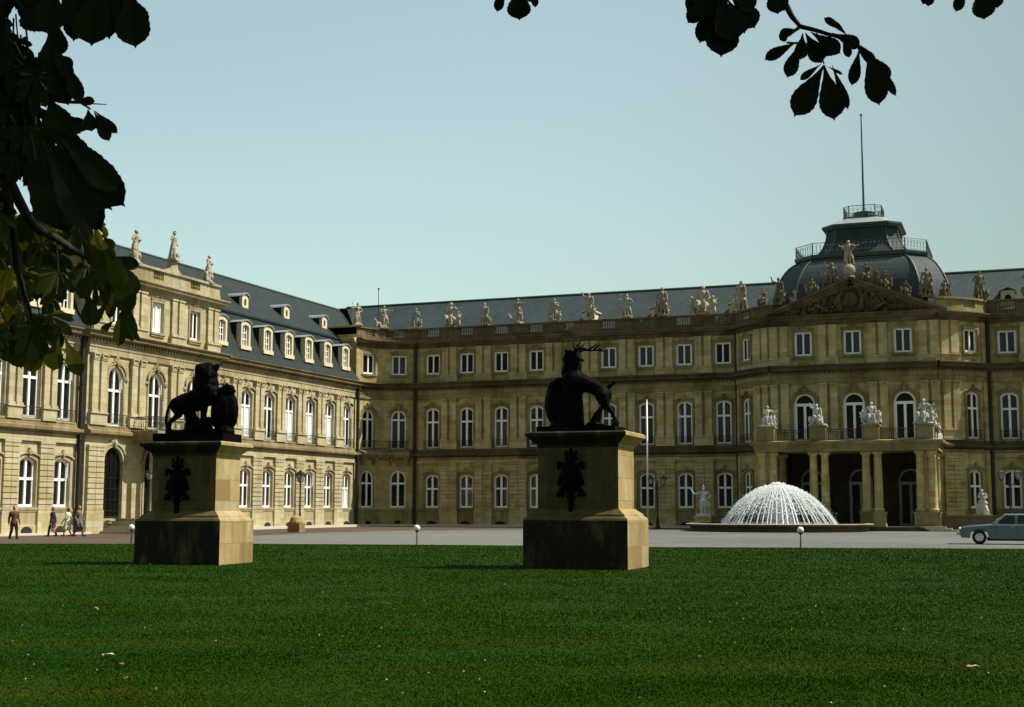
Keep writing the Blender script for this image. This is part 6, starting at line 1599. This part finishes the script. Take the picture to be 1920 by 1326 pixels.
for i in range(760):
    y_ = r3.uniform(-40, 660); xm = edge(y_); x_ = r3.uniform(-60, xm - (28 if y_ < 430 else 22))
    if y_ > 430 and r3.random() < (.55 if x_ < 110 else .76): continue
    if y_ > 560 and x_ > 55 and r3.random() < .6: continue
    if any((x_ - a) ** 2 + (y_ - 10 - b) ** 2 < (r_ + 24) ** 2 for a, b, r_ in GAPS): continue
    dep = r3.uniform(4.2, 5.8) if y_ < 430 else r3.uniform(4.8, 6.2)
    low = y_ > 395
    hub = at(x_, y_ - 30, dep); nr = (toCam + Vector((r3.uniform(-.8, .8), r3.uniform(-.8, .8), r3.uniform(-.2, .9)))).normalized()
    palmate(cr3 if low else cr1, hub, (DN + CAMH * r3.uniform(-.5, .7) + CAMD * r3.uniform(-.3, .3)), nr, r3.uniform(.08, .135) if low else r3.uniform(.075, .125), 7, 100, .31, r3, .2, hub + Vector((r3.uniform(-.1, 0), 0, .12)))
# measured leaves of the lower cluster
for q in ((235, 560, 222, 650, .3), (238, 560, 248, 640, .42), (205, 560, 175, 610, .34), (205, 560, 190, 470, .5), (215, 600, 190, 625, .5), (232, 595, 262, 640, .2), (215, 480, 255, 555, .45), (225, 480, 240, 590, .4), (195, 470, 235, 540, .5), (190, 440, 215, 465, .4),
          (165, 550, 170, 612, .6), (160, 540, 188, 600, .2), (120, 630, 150, 705, .4), (110, 630, 100, 695, .6), (60, 610, 62, 700, .5), (20, 600, 40, 690, .5), (0, 600, 20, 680, .5), (150, 440, 190, 500, .5), (200, 480, 262, 500, .4), (180, 500, 150, 560, .5)):
    px_leaflet(cr3, *q[:4], 4.9 + r3.uniform(-.2, .2), q[4] * .80, r3.uniform(-.5, .5))
# crowns above and around, out of the picture
PC[0] = COARSE
def crown(mb, c, rad, n, zmin):
    k = 0
    while k < n:
        u_ = Vector((r3.gauss(0, 1), r3.gauss(0, 1), r3.gauss(0, 1))); u_.normalize(); u_ *= r3.random() ** .33
        p = c + Vector((u_.x * rad[0], u_.y * rad[1], u_.z * rad[2])); k += 1
        rel = p - Vector((0, 0, CAM_H)); dz = rel.dot(FW)
        if p.z < zmin: continue
        if dz > 0:
            sx_ = 960 + CAM_F * rel.dot(RT) / dz; sy_ = 663 - CAM_F * rel.dot(UP) / dz
            if -170 < sx_ < 2090 and sy_ > -170: continue
        palmate(mb, p, DN + Vector((r3.uniform(-.6, .6), r3.uniform(-.6, .6), 0)), Vector((r3.uniform(-1, 1), r3.uniform(-1, 1), r3.uniform(0, 1))).normalized(), r3.uniform(.22, .34), 5, 95, .42, r3, .3)
crown(cr1, cw(-3.2, 2.8, 7.2), (5.2, 5.2, 3.6), 2600, 3.4); crown(cr2, cw(6.5, 5.5, 7.4), (5.4, 5.4, 3.6), 2400, 3.4)
for mbr, t in ((cr1, t1), (cr2, t2)): unparent(mbr.build('crown', LEAF), t)
unparent(cr3.build('lower_leaves', LEAF2), t1)
